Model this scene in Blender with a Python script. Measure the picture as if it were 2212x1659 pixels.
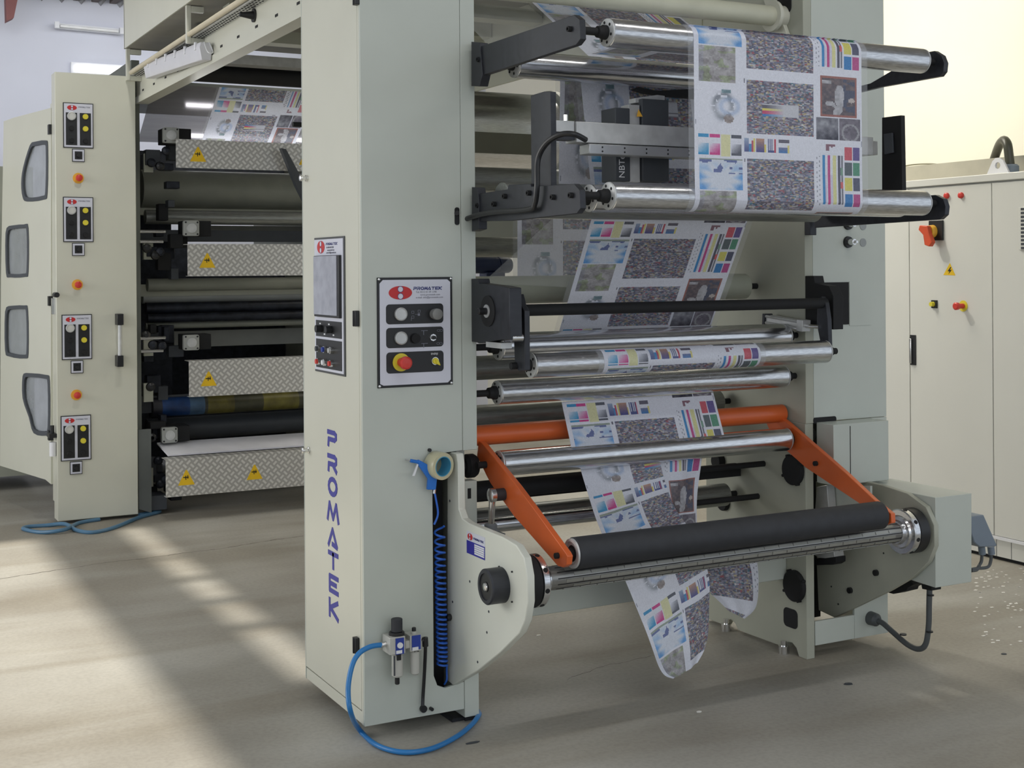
import bpy, math, random
import numpy as np
from mathutils import Vector, Matrix
random.seed(7); rng=np.random.default_rng(7)
C=bpy.context.scene.collection
for o in list(bpy.data.objects): bpy.data.objects.remove(o)
# ---------------- camera ----------------
F=2850.;CX=1106.;HY=580.;ROLL=0.0071
th=math.atan2(1506.,F)
fw=np.array([math.sin(th),math.cos(th),0.]);rt=np.array([math.cos(th),-math.sin(th),0.]);up=np.array([0,0,1.])
CAM=np.array([-1.586,-4.057,1.55])
cd=bpy.data.cameras.new('camera');cam=bpy.data.objects.new('camera',cd);C.objects.link(cam)
cd.sensor_width=36;cd.lens=36*F/2212;cd.shift_y=-249.5/2212;cd.clip_start=.05;cd.clip_end=100
R=Vector(rt-ROLL*up).normalized();B=Vector(-fw).normalized();U=B.cross(R).normalized();R=U.cross(B).normalized()
m=Matrix((R,U,B)).transposed().to_4x4();m.translation=Vector(CAM);cam.matrix_world=m
bpy.context.scene.camera=cam
# ---------------- world, sun, lights, exposure ----------------
sc=bpy.context.scene
sc.view_settings.view_transform='Standard';sc.view_settings.look='None';sc.view_settings.gamma=1
sc.view_settings.use_curve_mapping=False;sc.view_settings.exposure=0.0
w=bpy.data.worlds.new('world');sc.world=w;w.use_nodes=True
bg=w.node_tree.nodes['Background'];bg.inputs[0].default_value=(.82,.9,1,1);bg.inputs[1].default_value=.85
def lamp(name,kind,loc,tgt,power,color=(1,1,1),size=1,sy=None):
    d=bpy.data.lights.new(name,kind);o=bpy.data.objects.new(name,d);C.objects.link(o)
    d.energy=power;d.color=color
    if kind=='AREA':
        d.shape='RECTANGLE';d.size=size;d.size_y=sy or size
    elif kind=='SUN': d.angle=size
    else: d.shadow_soft_size=size
    o.location=loc;o.rotation_euler=(Vector(tgt)-Vector(loc)).to_track_quat('-Z','Y').to_euler();return o
SUND=Vector((.33,.05,-1)).normalized()
lamp('sun','SUN',(0,0,9),Vector((0,0,9))+SUND,4.0,(1,.93,.82),math.radians(2.0))
lamp('window_light','AREA',(-5.8,3.2,2.8),(0,2.2,1.2),170,(1,.97,.92),6,2.4)
lamp('hall_lamp','SPOT',(1.9,3.0,4.1),(2.6,2.1,0),170,(1,.97,.9),.07).data.spot_size=2.9
lamp('right_bay_light','AREA',(3.1,2.4,4.0),(4.5,2.0,2.0),42,(1,.94,.8),1.2,1.2)
lamp('front_fill_light','AREA',(-1.2,-8.2,3.7),(1,0,1.3),78,(1,.98,.95),7,2.2)  # fill added behind the camera to lift the front faces
lamp('aisle_lamp','SPOT',(-.05,2.3,4.3),(-.1,4.2,1.2),75,(1,.98,.93),.08).data.spot_size=1.7
lamp('roller_streak_light','AREA',(1.1,-2.0,4.4),(1.1,-2.0,0),26,(1,.98,.95),3.6,.14)  # unseen overhead strips added to streak the bright rollers
lamp('roller_streak_light','AREA',(1.1,-4.6,4.4),(1.1,-4.4,0),26,(1,.98,.95),3.6,.14)
lamp('far_bay_light','AREA',(1.0,7.2,4.1),(1.0,8.2,1.5),45,(.93,.96,1),4,1)
lamp('mid_bay_light','AREA',(3.1,3.3,3.9),(2.2,2.6,0),32,(1,.95,.86),1,2)
# ---------------- pixel helpers (photo pixel -> world point on a plane) ----------------
def ray(x,y):
    a,b=x-CX,y-HY;u=a-b*ROLL;v=b+a*ROLL
    return fw+rt*u/F-up*v/F
def aX(x,y,X): r=ray(x,y);return CAM+r*((X-CAM[0])/r[0])
def aY(x,y,Y): r=ray(x,y);return CAM+r*((Y-CAM[1])/r[1])
def aZ(x,y,Z=0): r=ray(x,y);return CAM+r*((Z-CAM[2])/r[2])
def aP(x,y,P,N): r=ray(x,y);return CAM+r*(np.dot(np.array(P)-CAM,N)/np.dot(r,N))
# ---------------- materials ----------------
def S(r,g,b):
    f=lambda c:(c/255/12.92 if c/255<=.04045 else ((c/255+.055)/1.055)**2.4)
    return (f(r),f(g),f(b),1)
MATS={}
def mat(name,col,rough=.5,metal=0,noise=.04,scale=8,bump=0,coat=0,emit=None,alpha=1,aniso=None,spec=None,dark=None):
    if name in MATS: return MATS[name]
    M_=bpy.data.materials.new(name);M_.use_nodes=True;n=M_.node_tree;b=n.nodes['Principled BSDF']
    b.inputs['Roughness'].default_value=rough;b.inputs['Metallic'].default_value=metal
    if coat:b.inputs['Coat Weight'].default_value=coat;b.inputs['Coat Roughness'].default_value=.15
    if spec is not None:b.inputs['Specular IOR Level'].default_value=spec
    tc=n.nodes.new('ShaderNodeTexCoord');mp=n.nodes.new('ShaderNodeMapping')
    n.links.new(tc.outputs['Object'],mp.inputs[0])
    nz=n.nodes.new('ShaderNodeTexNoise');nz.inputs['Scale'].default_value=scale;nz.inputs['Detail'].default_value=5
    if aniso: mp.inputs['Scale'].default_value=aniso
    n.links.new(mp.outputs[0],nz.inputs['Vector'])
    mx=n.nodes.new('ShaderNodeMix');mx.data_type='RGBA'
    c=np.array(col[:3]);d=np.array(dark[:3]) if dark else c*(1-noise*2.2)
    mx.inputs[6].default_value=(*d,1);mx.inputs[7].default_value=(*np.minimum(c*(1+noise),1),1)
    rp=n.nodes.new('ShaderNodeMapRange');rp.inputs[1].default_value=.3;rp.inputs[2].default_value=.7
    n.links.new(nz.outputs[0],rp.inputs[0]);n.links.new(rp.outputs[0],mx.inputs[0]);n.links.new(mx.outputs[2],b.inputs['Base Color'])
    if bump:
        bp=n.nodes.new('ShaderNodeBump');bp.inputs['Strength'].default_value=bump;bp.inputs['Distance'].default_value=.002
        n.links.new(nz.outputs[0],bp.inputs['Height']);n.links.new(bp.outputs[0],b.inputs['Normal'])
    if metal:
        rr=n.nodes.new('ShaderNodeMapRange');rr.inputs[3].default_value=rough*.75;rr.inputs[4].default_value=rough*1.3
        n.links.new(nz.outputs[0],rr.inputs[0]);n.links.new(rr.outputs[0],b.inputs['Roughness'])
    if emit:b.inputs['Emission Color'].default_value=(*emit[0][:3],1);b.inputs['Emission Strength'].default_value=emit[1]
    if alpha<1:b.inputs['Alpha'].default_value=alpha
    MATS[name]=M_;return M_
CREAM=mat('cream_paint',S(206,206,192),.36,noise=.015,scale=3,coat=.25)
GREYP=mat('grey_paint',S(188,194,186),.4,noise=.02,scale=4,coat=.2)
PLATEP=mat('plate_paint',S(212,214,203),.38,noise=.015,scale=6,coat=.2)
DULLP=mat('dull_cream_paint',S(170,172,158),.5,noise=.03,scale=5)
CABP=mat('cabinet_paint',S(212,212,206),.42,noise=.01,scale=3,coat=.15)
CHROME=mat('polished_roller_metal',(.72,.73,.75,1),.2,1,noise=.1,scale=30,aniso=(1,14,14))
SATIN=mat('satin_aluminium',(.68,.69,.71,1),.24,1,noise=.12,scale=30,aniso=(1,10,10))
GREYROL=mat('grey_roller_metal',(.32,.33,.31,1),.38,.7,noise=.1,scale=20,aniso=(1,10,10))
ALU=mat('aluminium',(.58,.59,.59,1),.42,.45,noise=.07,scale=20)
STEEL=mat('bright_steel',(.75,.75,.75,1),.22,1,noise=.05)
BLACKM=mat('blackened_steel',S(52,54,60),.42,.35,noise=.12,scale=14,aniso=(1,3,3))
BLK=mat('black_plastic',S(26,27,30),.4,noise=.05)
MATB=mat('matt_black',S(20,21,24),.75,noise=.1)
RUBBER=mat('black_rubber',S(45,47,52),.62,noise=.08,scale=25)
ORANGE=mat('orange_paint',S(212,98,44),.38,noise=.05,scale=5,coat=.2)
REDP=mat('red_plastic',S(205,60,52),.35,noise=.03)
YEL=mat('yellow_plastic',S(222,208,60),.45,noise=.03)
OYEL=mat('orange_yellow',S(232,176,60),.45,noise=.03)
WARN=mat('warning_yellow',S(232,190,25),.5,noise=.04)
WHITE=mat('white_plastic',S(225,226,230),.45,noise=.02)
LABELW=mat('panel_white',S(206,208,220),.4,noise=.01)
LOGOR=mat('logo_red',S(190,40,42),.45,noise=.03)
LOGOB=mat('logo_blue',S(36,44,110),.5,noise=.02)
LETB=mat('letter_blue',S(62,62,150),.5,noise=.02)
TXTG=mat('text_grey',S(120,122,135),.6,noise=.02)
HOSEB=mat('blue_hose',S(40,120,185),.35,noise=.05)
COILB=mat('blue_coil_hose',S(48,104,205),.35,noise=.05)
NAVY=mat('navy_plastic',S(35,60,150),.4,noise=.03)
BOWL=mat('clear_grey_bowl',S(186,186,180),.25,noise=.04)
TAPE=mat('amber_tape',S(196,192,160),.25,noise=.06,scale=3,coat=.4)
CONDUIT=mat('grey_conduit',S(84,88,90),.5,noise=.06)
JBOX=mat('blue_grey_box',S(120,132,145),.5,noise=.03)
LENS=mat('milky_lens',S(214,214,220),.3,noise=.02)
SCREEN=mat('screen_film',S(165,168,180),.22,noise=.08,scale=22,coat=.5)
DARKG=mat('dark_grey_paint',S(62,66,72),.5,noise=.06)
DKMACH=mat('oily_dark_steel',S(38,42,52),.45,.4,noise=.3,scale=20)
MOTORB=mat('motor_blue',S(30,42,72),.45,noise=.05)
TREAD=None
def tread_mat():
    M_=bpy.data.materials.new('tread_plate_aluminium');M_.use_nodes=True;n=M_.node_tree;b=n.nodes['Principled BSDF']
    b.inputs['Metallic'].default_value=.6;b.inputs['Roughness'].default_value=.42
    tc=n.nodes.new('ShaderNodeTexCoord');sx=n.nodes.new('ShaderNodeSeparateXYZ');n.links.new(tc.outputs['Object'],sx.inputs[0])
    def mt(op,a,b2=None,c=None):
        q=n.nodes.new('ShaderNodeMath');q.operation=op
        for i,v in enumerate((a,b2,c)):
            if v is None: continue
            if isinstance(v,(int,float)): q.inputs[i].default_value=v
            else: n.links.new(v,q.inputs[i])
        return q.outputs[0]
    s=1/.046
    p=mt('MULTIPLY',mt('ADD',sx.outputs[0],sx.outputs[2]),s);q=mt('MULTIPLY',mt('SUBTRACT',sx.outputs[0],sx.outputs[2]),s)
    par=mt('GREATER_THAN',mt('FRACT',mt('MULTIPLY',mt('ADD',mt('FLOOR',p),mt('FLOOR',q)),.5)),.25)
    fp=mt('ABSOLUTE',mt('SUBTRACT',mt('FRACT',p),.5));fq=mt('ABSOLUTE',mt('SUBTRACT',mt('FRACT',q),.5))
    a=mt('MULTIPLY',mt('LESS_THAN',fp,.44),mt('LESS_THAN',fq,.2));c2=mt('MULTIPLY',mt('LESS_THAN',fq,.44),mt('LESS_THAN',fp,.2))
    h=mt('ADD',mt('MULTIPLY',a,par),mt('MULTIPLY',c2,mt('SUBTRACT',1,par)))
    mx=n.nodes.new('ShaderNodeMix');mx.data_type='RGBA';mx.inputs[6].default_value=(.48,.47,.45,1);mx.inputs[7].default_value=(.76,.75,.72,1)
    n.links.new(h,mx.inputs[0]);n.links.new(mx.outputs[2],b.inputs['Base Color'])
    bp=n.nodes.new('ShaderNodeBump');bp.inputs['Strength'].default_value=.6;bp.inputs['Distance'].default_value=.003
    n.links.new(h,bp.inputs['Height']);n.links.new(bp.outputs[0],b.inputs['Normal']);return M_
TREAD=tread_mat()
def floor_mat():
    M_=bpy.data.materials.new('worn_concrete');M_.use_nodes=True;n=M_.node_tree;b=n.nodes['Principled BSDF']
    b.inputs['Roughness'].default_value=.62
    tc=n.nodes.new('ShaderNodeTexCoord')
    def nz(s,d=6,sc=(1,1,1),w=0):
        mp=n.nodes.new('ShaderNodeMapping');mp.inputs['Scale'].default_value=sc;n.links.new(tc.outputs['Object'],mp.inputs[0])
        q=n.nodes.new('ShaderNodeTexNoise');q.inputs['Scale'].default_value=s;q.inputs['Detail'].default_value=d;q.inputs['Distortion'].default_value=w
        n.links.new(mp.outputs[0],q.inputs[0]);return q.outputs[0]
    def ramp(v,stops):
        r=n.nodes.new('ShaderNodeValToRGB');e=r.color_ramp.elements
        e[0].position,e[0].color=stops[0];e[1].position,e[1].color=stops[1]
        for p,c in stops[2:]: x=e.new(p);x.color=c
        n.links.new(v,r.inputs[0]);return r.outputs[0]
    def mix(t,f,a,b2):
        q=n.nodes.new('ShaderNodeMix');q.data_type='RGBA';q.blend_type=t
        if isinstance(f,float): q.inputs[0].default_value=f
        else: n.links.new(f,q.inputs[0])
        for i,v in ((6,a),(7,b2)):
            if isinstance(v,tuple): q.inputs[i].default_value=v
            else: n.links.new(v,q.inputs[i])
        return q.outputs[2]
    base=ramp(nz(.9,8),[(.3,S(147,143,134)),(.7,S(181,179,171))])
    st=ramp(nz(1.3,5,(.35,1.5,1),.6),[(.42,(1,1,1,1)),(.62,(.72,.68,.62,1))])
    c=mix('MULTIPLY',.8,base,st)
    sp=ramp(nz(60,4),[(.3,(.8,.8,.8,1)),(.6,(1.05,1.05,1.05,1))]);c=mix('MULTIPLY',.5,c,sp)
    n.links.new(c,b.inputs['Base Color'])
    bp=n.nodes.new('ShaderNodeBump');bp.inputs['Strength'].default_value=.25;bp.inputs['Distance'].default_value=.003
    n.links.new(nz(45,6),bp.inputs['Height']);n.links.new(bp.outputs[0],b.inputs['Normal']);return M_
# ---------------- mesh helpers ----------------
BASE={}
class MB:
    def __init__(s): s.v=[];s.f=[]
    def add(s,v,f):
        o=len(s.v);s.v+= [tuple(float(t) for t in p) for p in v];s.f+=[tuple(i+o for i in q) for q in f];return s
    def box(s,x0,x1,y0,y1,z0,z1):
        return s.add([(x0,y0,z0),(x1,y0,z0),(x1,y1,z0),(x0,y1,z0),(x0,y0,z1),(x1,y0,z1),(x1,y1,z1),(x0,y1,z1)],
          [(0,3,2,1),(4,5,6,7),(0,1,5,4),(1,2,6,5),(2,3,7,6),(3,0,4,7)])
    def prism(s,poly,vec):
        n=len(poly);vec=np.array(vec,float);p=[np.array(q,float) for q in poly]
        return s.add(p+[q+vec for q in p],[tuple(range(n))[::-1],tuple(range(n,2*n))]+[(i,(i+1)%n,(i+1)%n+n,i+n) for i in range(n)])
    def ring(s,outer,inner,vec):
        n=len(outer);vec=np.array(vec,float);o=[np.array(q,float) for q in outer];i_=[np.array(q,float) for q in inner]
        v=o+i_+[q+vec for q in o]+[q+vec for q in i_];f=[]
        for k in range(n):
            j=(k+1)%n;f+=[(k,j,j+n,k+n),(k+2*n,k+3*n,j+3*n,j+2*n),(k,k+2*n,j+2*n,j),(k+n,j+n,j+3*n,k+3*n)]
        return s.add(v,f)
    def lathe(s,a,d,prof,n=32):
        a=np.array(a,float);d=np.array(d,float);d/=np.linalg.norm(d)
        h=np.array([0,0,1.]) if abs(d[2])<.9 else np.array([1.,0,0]);e=np.cross(d,h);e/=np.linalg.norm(e);g=np.cross(d,e)
        v=[];f=[];m_=len(prof)
        for t,r in prof:
            for k in range(n): w_=2*math.pi*k/n;v.append(a+d*t+(e*math.cos(w_)+g*math.sin(w_))*r)
        for i in range(m_-1):
            for k in range(n): j=(k+1)%n;f.append((i*n+k,i*n+j,(i+1)*n+j,(i+1)*n+k))
        if prof[0][1]>1e-5: f.append(tuple(range(n))[::-1])
        if prof[-1][1]>1e-5: f.append(tuple((m_-1)*n+k for k in range(n)))
        return s.add(v,f)
    def cyl(s,a,b,r,n=24,r2=None,bev=0):
        a=np.array(a,float);b=np.array(b,float);L=np.linalg.norm(b-a);r2=r if r2 is None else r2
        pr=[(0,r-bev),(bev,r),(L-bev,r2),(L,r2-bev)] if bev else [(0,r),(L,r2)]
        return s.lathe(a,b-a,pr,n)
    def tube(s,pts,r,n=10,sub=6):
        p=smooth(pts,sub) if sub else [np.array(q,float) for q in pts]
        v=[];f=[];prev=None
        for i,q in enumerate(p):
            t=p[min(i+1,len(p)-1)]-p[max(i-1,0)];t=t/max(np.linalg.norm(t),1e-9)
            if prev is None:
                h=np.array([0,0,1.]) if abs(t[2])<.9 else np.array([1.,0,0]);e=np.cross(t,h)
            else: e=prev-t*np.dot(prev,t)
            e/=np.linalg.norm(e);g=np.cross(t,e);prev=e
            for k in range(n): w_=2*math.pi*k/n;v.append(q+(e*math.cos(w_)+g*math.sin(w_))*r)
        for i in range(len(p)-1):
            for k in range(n): j=(k+1)%n;f.append((i*n+k,i*n+j,(i+1)*n+j,(i+1)*n+k))
        f+=[tuple(range(n))[::-1],tuple((len(p)-1)*n+k for k in range(n))]
        return s.add(v,f)
    def build(s,name,m,parent=None,bev=0,ang=35,seg=2):
        me=bpy.data.meshes.new(name);v=np.array(s.v)
        if parent is None: base=np.array([(v[:,0].min()+v[:,0].max())/2,(v[:,1].min()+v[:,1].max())/2,v[:,2].min()])
        else: base=BASE[parent.name]
        me.from_pydata((v-base).tolist(),[],s.f);me.update()
        bmf(me)
        for p in me.polygons: p.use_smooth=True
        me.set_sharp_from_angle(angle=math.radians(ang))
        o=bpy.data.objects.new(name,me);C.objects.link(o)
        if parent is None:o.location=base
        else:o.parent=parent
        BASE[o.name]=base
        if m: me.materials.append(m)
        if bev:
            b=o.modifiers.new('bevel','BEVEL');b.width=bev;b.segments=seg;b.limit_method='ANGLE';b.angle_limit=math.radians(40)
        return o
import bmesh
def bmf(me):
    b=bmesh.new();b.from_mesh(me);bmesh.ops.recalc_face_normals(b,faces=b.faces);b.to_mesh(me);b.free()
def smooth(pts,sub=6):
    p=[np.array(q,float) for q in pts];out=[]
    for i in range(len(p)-1):
        a=p[max(i-1,0)];b=p[i];c=p[i+1];d=p[min(i+2,len(p)-1)]
        for k in range(sub):
            t=k/sub;out.append(.5*((2*b)+(c-a)*t+(2*a-5*b+4*c-d)*t*t+(3*b-a-3*c+d)*t**3))
    return out+[p[-1]]
def thing(name,label,cat,loc=(0,0,0),group=None):
    o=bpy.data.objects.new(name,None);C.objects.link(o);o.location=loc;o.empty_display_size=.05
    o['label']=label;o['category']=cat
    if group:o['group']=group
    BASE[o.name]=np.array(loc,float);return o
def tag(o,label,cat,group=None,kind=None):
    o['label']=label;o['category']=cat
    if group:o['group']=group
    if kind:o['kind']=kind
    return o
def struct(o,name=None): o['kind']='structure';return o
def bx(name,m,parent,x0,x1,y0,y1,z0,z1,bev=0): return MB().box(x0,x1,y0,y1,z0,z1).build(name,m,parent,bev)
def dup(root,loc,label=None):
    r=root.copy();C.objects.link(r);r.location=loc;BASE[r.name]=np.array(loc,float)
    if label:r['label']=label
    for ch in list(root.children):
        c=ch.copy();C.objects.link(c);c.parent=r
        for g in ch.children: d=g.copy();C.objects.link(d);d.parent=c
    return r
def duppart(p,root,off):
    c=p.copy();C.objects.link(c);c.parent=root;c.location=Vector(p.location)+Vector(off)
    for g in p.children: d=g.copy();C.objects.link(d);d.parent=c
    return c
GLY={'P':[[(0,.9),(.72,.9),(.9,.78),(.9,.56),(.74,.42),(.1,.42),(.06,0)]],
 'R':[[(0,.9),(.72,.9),(.9,.78),(.9,.56),(.74,.42),(.1,.42),(.06,0)],[(.5,.42),(.92,0)]],
 'O':[[(.5+.42*math.cos(a*math.pi/8),.5+.44*math.sin(a*math.pi/8)) for a in range(17)]],
 'M':[[(.02,0),(.2,.95),(.52,.12),(.8,.95),(1,0)]],'A':[[(0,0),(.45,.95),(.92,.02),(.42,.12)]],
 'T':[[(0,.9),(1,.9)],[(.5,.9),(.5,0)]],'E':[[(1,.92),(.1,.92),(.1,.08),(1,.08)],[(.1,.5),(.8,.5)]],
 'K':[[(.08,1),(.08,0)],[(.95,.97),(.15,.5),(.98,0)]]}
def glyph(mb,ch,o,r,u,w_,h,t,depth,slant=0):
    o=np.array(o,float);r=np.array(r,float);u=np.array(u,float);nrm=np.cross(r,u)
    for line in GLY[ch]:
        P=[o+r*((x+slant*y)*w_)+u*(y*h) for x,y in line]
        for k,(a,b) in enumerate(zip(P,P[1:])):
            d=(b-a);d/=np.linalg.norm(d);s=np.cross(nrm,d)*t/2;e=d*t*.3
            a2,b2=a-e,b+e
            mb.prism([a2-s,b2-s,b2+s,a2+s],nrm*(depth+.00005*k))
def text(name,s,o,r,u,size,m,parent,dep=.0006):
    cu=bpy.data.curves.new('t','FONT');cu.body=s;cu.size=size;cu.extrude=dep/2
    ob=bpy.data.objects.new('t',cu);me=bpy.data.meshes.new_from_object(ob);bpy.data.objects.remove(ob)
    r=Vector(r).normalized();u=Vector(u).normalized();n_=r.cross(u)
    M4=Matrix((r,u,n_)).transposed().to_4x4();M4.translation=Vector([float(t) for t in (np.array(o,float)-BASE[parent.name])])
    me.transform(M4);me.materials.clear();me.materials.append(m);me.name=name
    q=bpy.data.objects.new(name,me);C.objects.link(q);q.parent=parent;BASE[q.name]=BASE[parent.name];return q
def ell(c,r,u,a,b,n=32): c=np.array(c,float);r=np.array(r,float);u=np.array(u,float);return [c+r*a*math.cos(2*math.pi*k/n)+u*b*math.sin(2*math.pi*k/n) for k in range(n)]
def rrect(c,r,u,a,b,rad,n=5):
    c=np.array(c,float);r=np.array(r,float);u=np.array(u,float);out=[]
    for sx,sy,a0 in((1,1,0),(-1,1,90),(-1,-1,180),(1,-1,270)):
        for k in range(n+1):
            t=math.radians(a0+90*k/n);out.append(c+r*(sx*(a-rad)+rad*math.cos(t))+u*(sy*(b-rad)+rad*math.sin(t)))
    return out
def logo(parent,c,r,u,nrm,a,b,nm='logo'):
    c=np.array(c,float);nrm=np.array(nrm,float)
    lo=MB().prism(ell(c,r,u,a,b),nrm*.0012).build(nm,LOGOR,parent)
    m1=MB()
    for s in(.52,-.52): m1.prism(ell(c+np.array(u)*b*s+nrm*.0012,r,u,a*.25,b*.47,24),nrm*.0004)
    par=lo if parent.parent is None or parent.type=='EMPTY' else parent
    m1.build('logo_ring',LOGOB,par)
    m2=MB()
    for s in(.52,-.52): m2.prism(ell(c+np.array(u)*b*s+nrm*.0014,r,u,a*.21,b*.39,24),nrm*.0004)
    m2.build('logo_disc',LABELW,par);return lo
XR=np.array([1.,0,0]);ZU=np.array([0,0,1.]);NY=np.array([0,-1.,0]);NX=np.array([-1.,0,0]);YL=np.array([0,-1.,0])
# ================= SETTING =================
fl=bx('floor',floor_mat(),None,-8,6,-9,9.2,-.1,0);struct(fl)
ck=MB()
def crack(px,wd=.004):
    P=[aZ(x,y) for x,y in px];Q=[]
    for i in range(len(P)-1):
        for k in range(8): t=k/8;Q.append(P[i]*(1-t)+P[i+1]*t+np.array([random.uniform(-1,1),random.uniform(-1,1),0])*.008)
    Q.append(P[-1])
    for a,b in zip(Q,Q[1:]):
        d=b-a;d/=np.linalg.norm(d);s=np.array([-d[1],d[0],0])*wd*random.uniform(.3,1)
        a=a+[0,0,.0004];b=b+[0,0,.0004]
        ck.add([a-s,b-s,b+s,a+s],[(0,1,2,3)])
crack([(0,1250),(120,1232),(250,1212),(300,1208),(380,1197),(480,1185),(600,1165),(655,1158)])
crack([(1225,1468),(1300,1440),(1420,1415)],.0015)
co=ck.build('floor_crack',mat('crack_dark',S(70,64,56),.9),fl)
WALLW=mat('wall_white',S(212,214,226),.7,noise=.015,scale=2)
WALLC=mat('wall_cream',S(240,236,220),.7,noise=.012,scale=1.5)
struct(bx('wall_back',WALLW,None,-8,6,9,9.2,0,4.9))
struct(bx('wall_right',WALLC,None,5.0,5.2,-1.5,9,0,4.9))
# roof whose unseen slots are shaped to throw the floor's sun patches
H=4.55
def hole(x0,x1,y0,y1):
    k=-H/SUND.z;return (x0-SUND.x*k,x1-SUND.x*k,y0-SUND.y*k,y1-SUND.y*k)
holes=[hole(-2.4,-.47,-3.0,4.0)]+[hole(.035,.155,a,b) for a,b in((3.15,4.05),(2.62,3.08),(2.12,2.52),(1.62,2.0),(.72,1.5))]
xs=sorted({-8,6,*[h[0] for h in holes],*[h[1] for h in holes]});ys=sorted({-9,9.2,*[h[2] for h in holes],*[h[3] for h in holes]})
cl=MB()
for i in range(len(xs)-1):
    for j in range(len(ys)-1):
        cx,cy=(xs[i]+xs[i+1])/2,(ys[j]+ys[j+1])/2
        if any(h[0]<cx<h[1] and h[2]<cy<h[3] for h in holes): continue
        cl.add([(xs[i],ys[j],H),(xs[i+1],ys[j],H),(xs[i+1],ys[j+1],H),(xs[i],ys[j+1],H)],[(0,1,2,3)])
struct(cl.build('ceiling',mat('roof_underside',S(150,148,146),.8),None))
# corrugated eave over the back wall, seen top left
cg=MB();t0=aY(0,0,9.0)[2]-.02
n_=26;x=-2.2
while x<2.4:
    cg.prism([(x,8.2,4.38),(x+.05,8.2,4.46),(x+.13,8.2,4.46),(x+.18,8.2,4.38),(x+.18,8.2,4.37),(x+.12,8.2,4.44),(x+.06,8.2,4.44),(x,8.2,4.37)],(0,.8,-.27));x+=.18
struct(cg.build('trim_1',mat('roof_sheet',S(150,150,152),.6),None))
pu=MB()
x=-.05
while x<1.3:
    a=aY(20+(x+.05)*195,3+(x+.05)*14,8.7);pu.box(x-.03,x+.03,8.4,8.98,4.13,4.19);x+=.17
struct(pu.build('trim_2',mat('rusty_purlin',S(96,86,84),.7),None))
a=aY(10,-10,8.6);b=aY(32,44,8.6)
tag(MB().prism([aY(12,-20,8.7),aY(42,-20,8.7),aY(30,38,8.7),aY(14,46,8.7)],(0,.12,0)).build('roof_beam',mat('red_oxide_steel',S(126,74,72),.6),None),'red oxide steel roof beam end at the top left corner','beam')
# fluorescent fittings on back wall
def batten(px,Y,label,lit):
    p=aY(px[0],px[1],Y);q=aY(px[2],px[3],Y)
    t=thing('wall_lamp',label,'lamp',p)
    MB().prism([p+[0,0,.025],q+[0,0,.025],q-[0,0,.025],p-[0,0,.025]],(0,.05,0)).build('housing',WHITE,t)
    MB().cyl(p+[.03,-.02,-.005],q+[-.03,-.02,-.005],.014,12).build('tube',mat('lit_tube' if lit else 'unlit_tube',S(240,240,240),.3,emit=(S(255,252,245),4.) if lit else None),t)
    for e in(p,q): MB().box(e[0]-.02,e[0]+.02,Y-.045,Y,e[2]-.03,e[2]+.03).build('end_cap',WHITE,t)
batten((122,55,262,68),8.93,'unlit fluorescent batten high on the white back wall',False)
# bright clerestory strip above the rear cabinet
a=aY(163,139,8.9);b=aY(262,160,8.9)
wn=bx('window_1',mat('bright_glass',S(255,255,255),.2,emit=(S(255,255,255),1.6)),None,a[0],b[0]+.5,8.93,8.99,b[2],a[2]);struct(wn)
bx('window_frame',WHITE,wn,a[0]-.03,b[0]+.53,8.96,8.995,b[2]-.03,a[2]+.03)
# ================= LEFT COLUMN =================
LT=thing('side_column','tall cream steel column with vertical blue lettering, touch screen and control panel','machine column',(0.2,.29,0))
oc=[(0,.05),(.362,.05),(.362,.142),(.29,.132),(.262,.145),(.249,.18),(.249,.925),(.362,.932),(.362,3.2),(0,3.2)]
MB().prism([(x,0,z) for x,z in oc],(0,.012,0)).build('front_cover',GREYP,LT,.001)
bx('recess_dark_back',MATB,LT,.235,.355,.15,.16,.06,.95)  # matt black sheets added to make the recess look dark
bx('recess_dark_side',MATB,LT,.235,.247,.013,.15,.06,.95)
bx('door_skin',CREAM,LT,0,.012,.03,.585,.095,3.2,.002)
bx('door_sill',CREAM,LT,.002,.014,.03,.585,.05,.09,.001)
bx('corner_post',CREAM,LT,0,.012,.0122,.027,.05,3.2,.001)
bx('back_cover',GREYP,LT,0,.362,.585,.592,.05,3.2)
bx('bottom_plate',GREYP,LT,.013,.36,.02,.583,.05,.06)
fp=MB().box(.3635,.418,0,.62,.93,3.2)
fp.build('frame_plate',GREYP,LT,.002)
bx('lower_frame_plate',GREYP,LT,.385,.418,.10,.62,.03,.93,.002)
bx('frame_foot',GREYP,LT,.3635,.418,-.001,.1,.02,.165,.002)
MB().box(.375,.41,.02,.06,.0,.03).box(.33,.42,.03,.2,0,.012).build('levelling_foot',BLACKM,LT)
for (x,y,z,s) in((663,385,0,1),(668,972,0,1)):
    p=aX(x,y,0);MB().lathe(p+[.001,0,0],NX,[(0,.012),(.006,.012),(.008,.008),(.018,.008),(.02,.012),(.028,.011),(.03,.006)],16).build('door_screw',STEEL,LT)
for y in(-6,688,1393):
    p=aX(774,y,0);MB().box(-.016,0,p[1]-.012,p[1]+.014,p[2]-.026,p[2]+.026).box(-.02,0,p[1]-.003,p[1]+.002,p[2]-.026,p[2]+.026).build('hinge',BLK,LT,.002)
lt=MB()
for ch,y0,y1 in zip('PROMATEK',(926,977,1027,1080,1136,1187,1237,1290),(966,1021,1073,1128,1183,1230,1283,1336)):
    a=aX(719,y1+2,0);b=aX(719,y0+2,0);h=(b[2]-a[2])*.80;a[2]+=h*.13;x0=.334 if ch!='M' else .343
    w_=.092 if ch!='M' else .11
    glyph(lt,ch,(0,x0,a[2]),(0,-1,0),(0,0,1),w_,h,.0165,.0012)
lt.build('lettering',LETB,LT)
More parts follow.
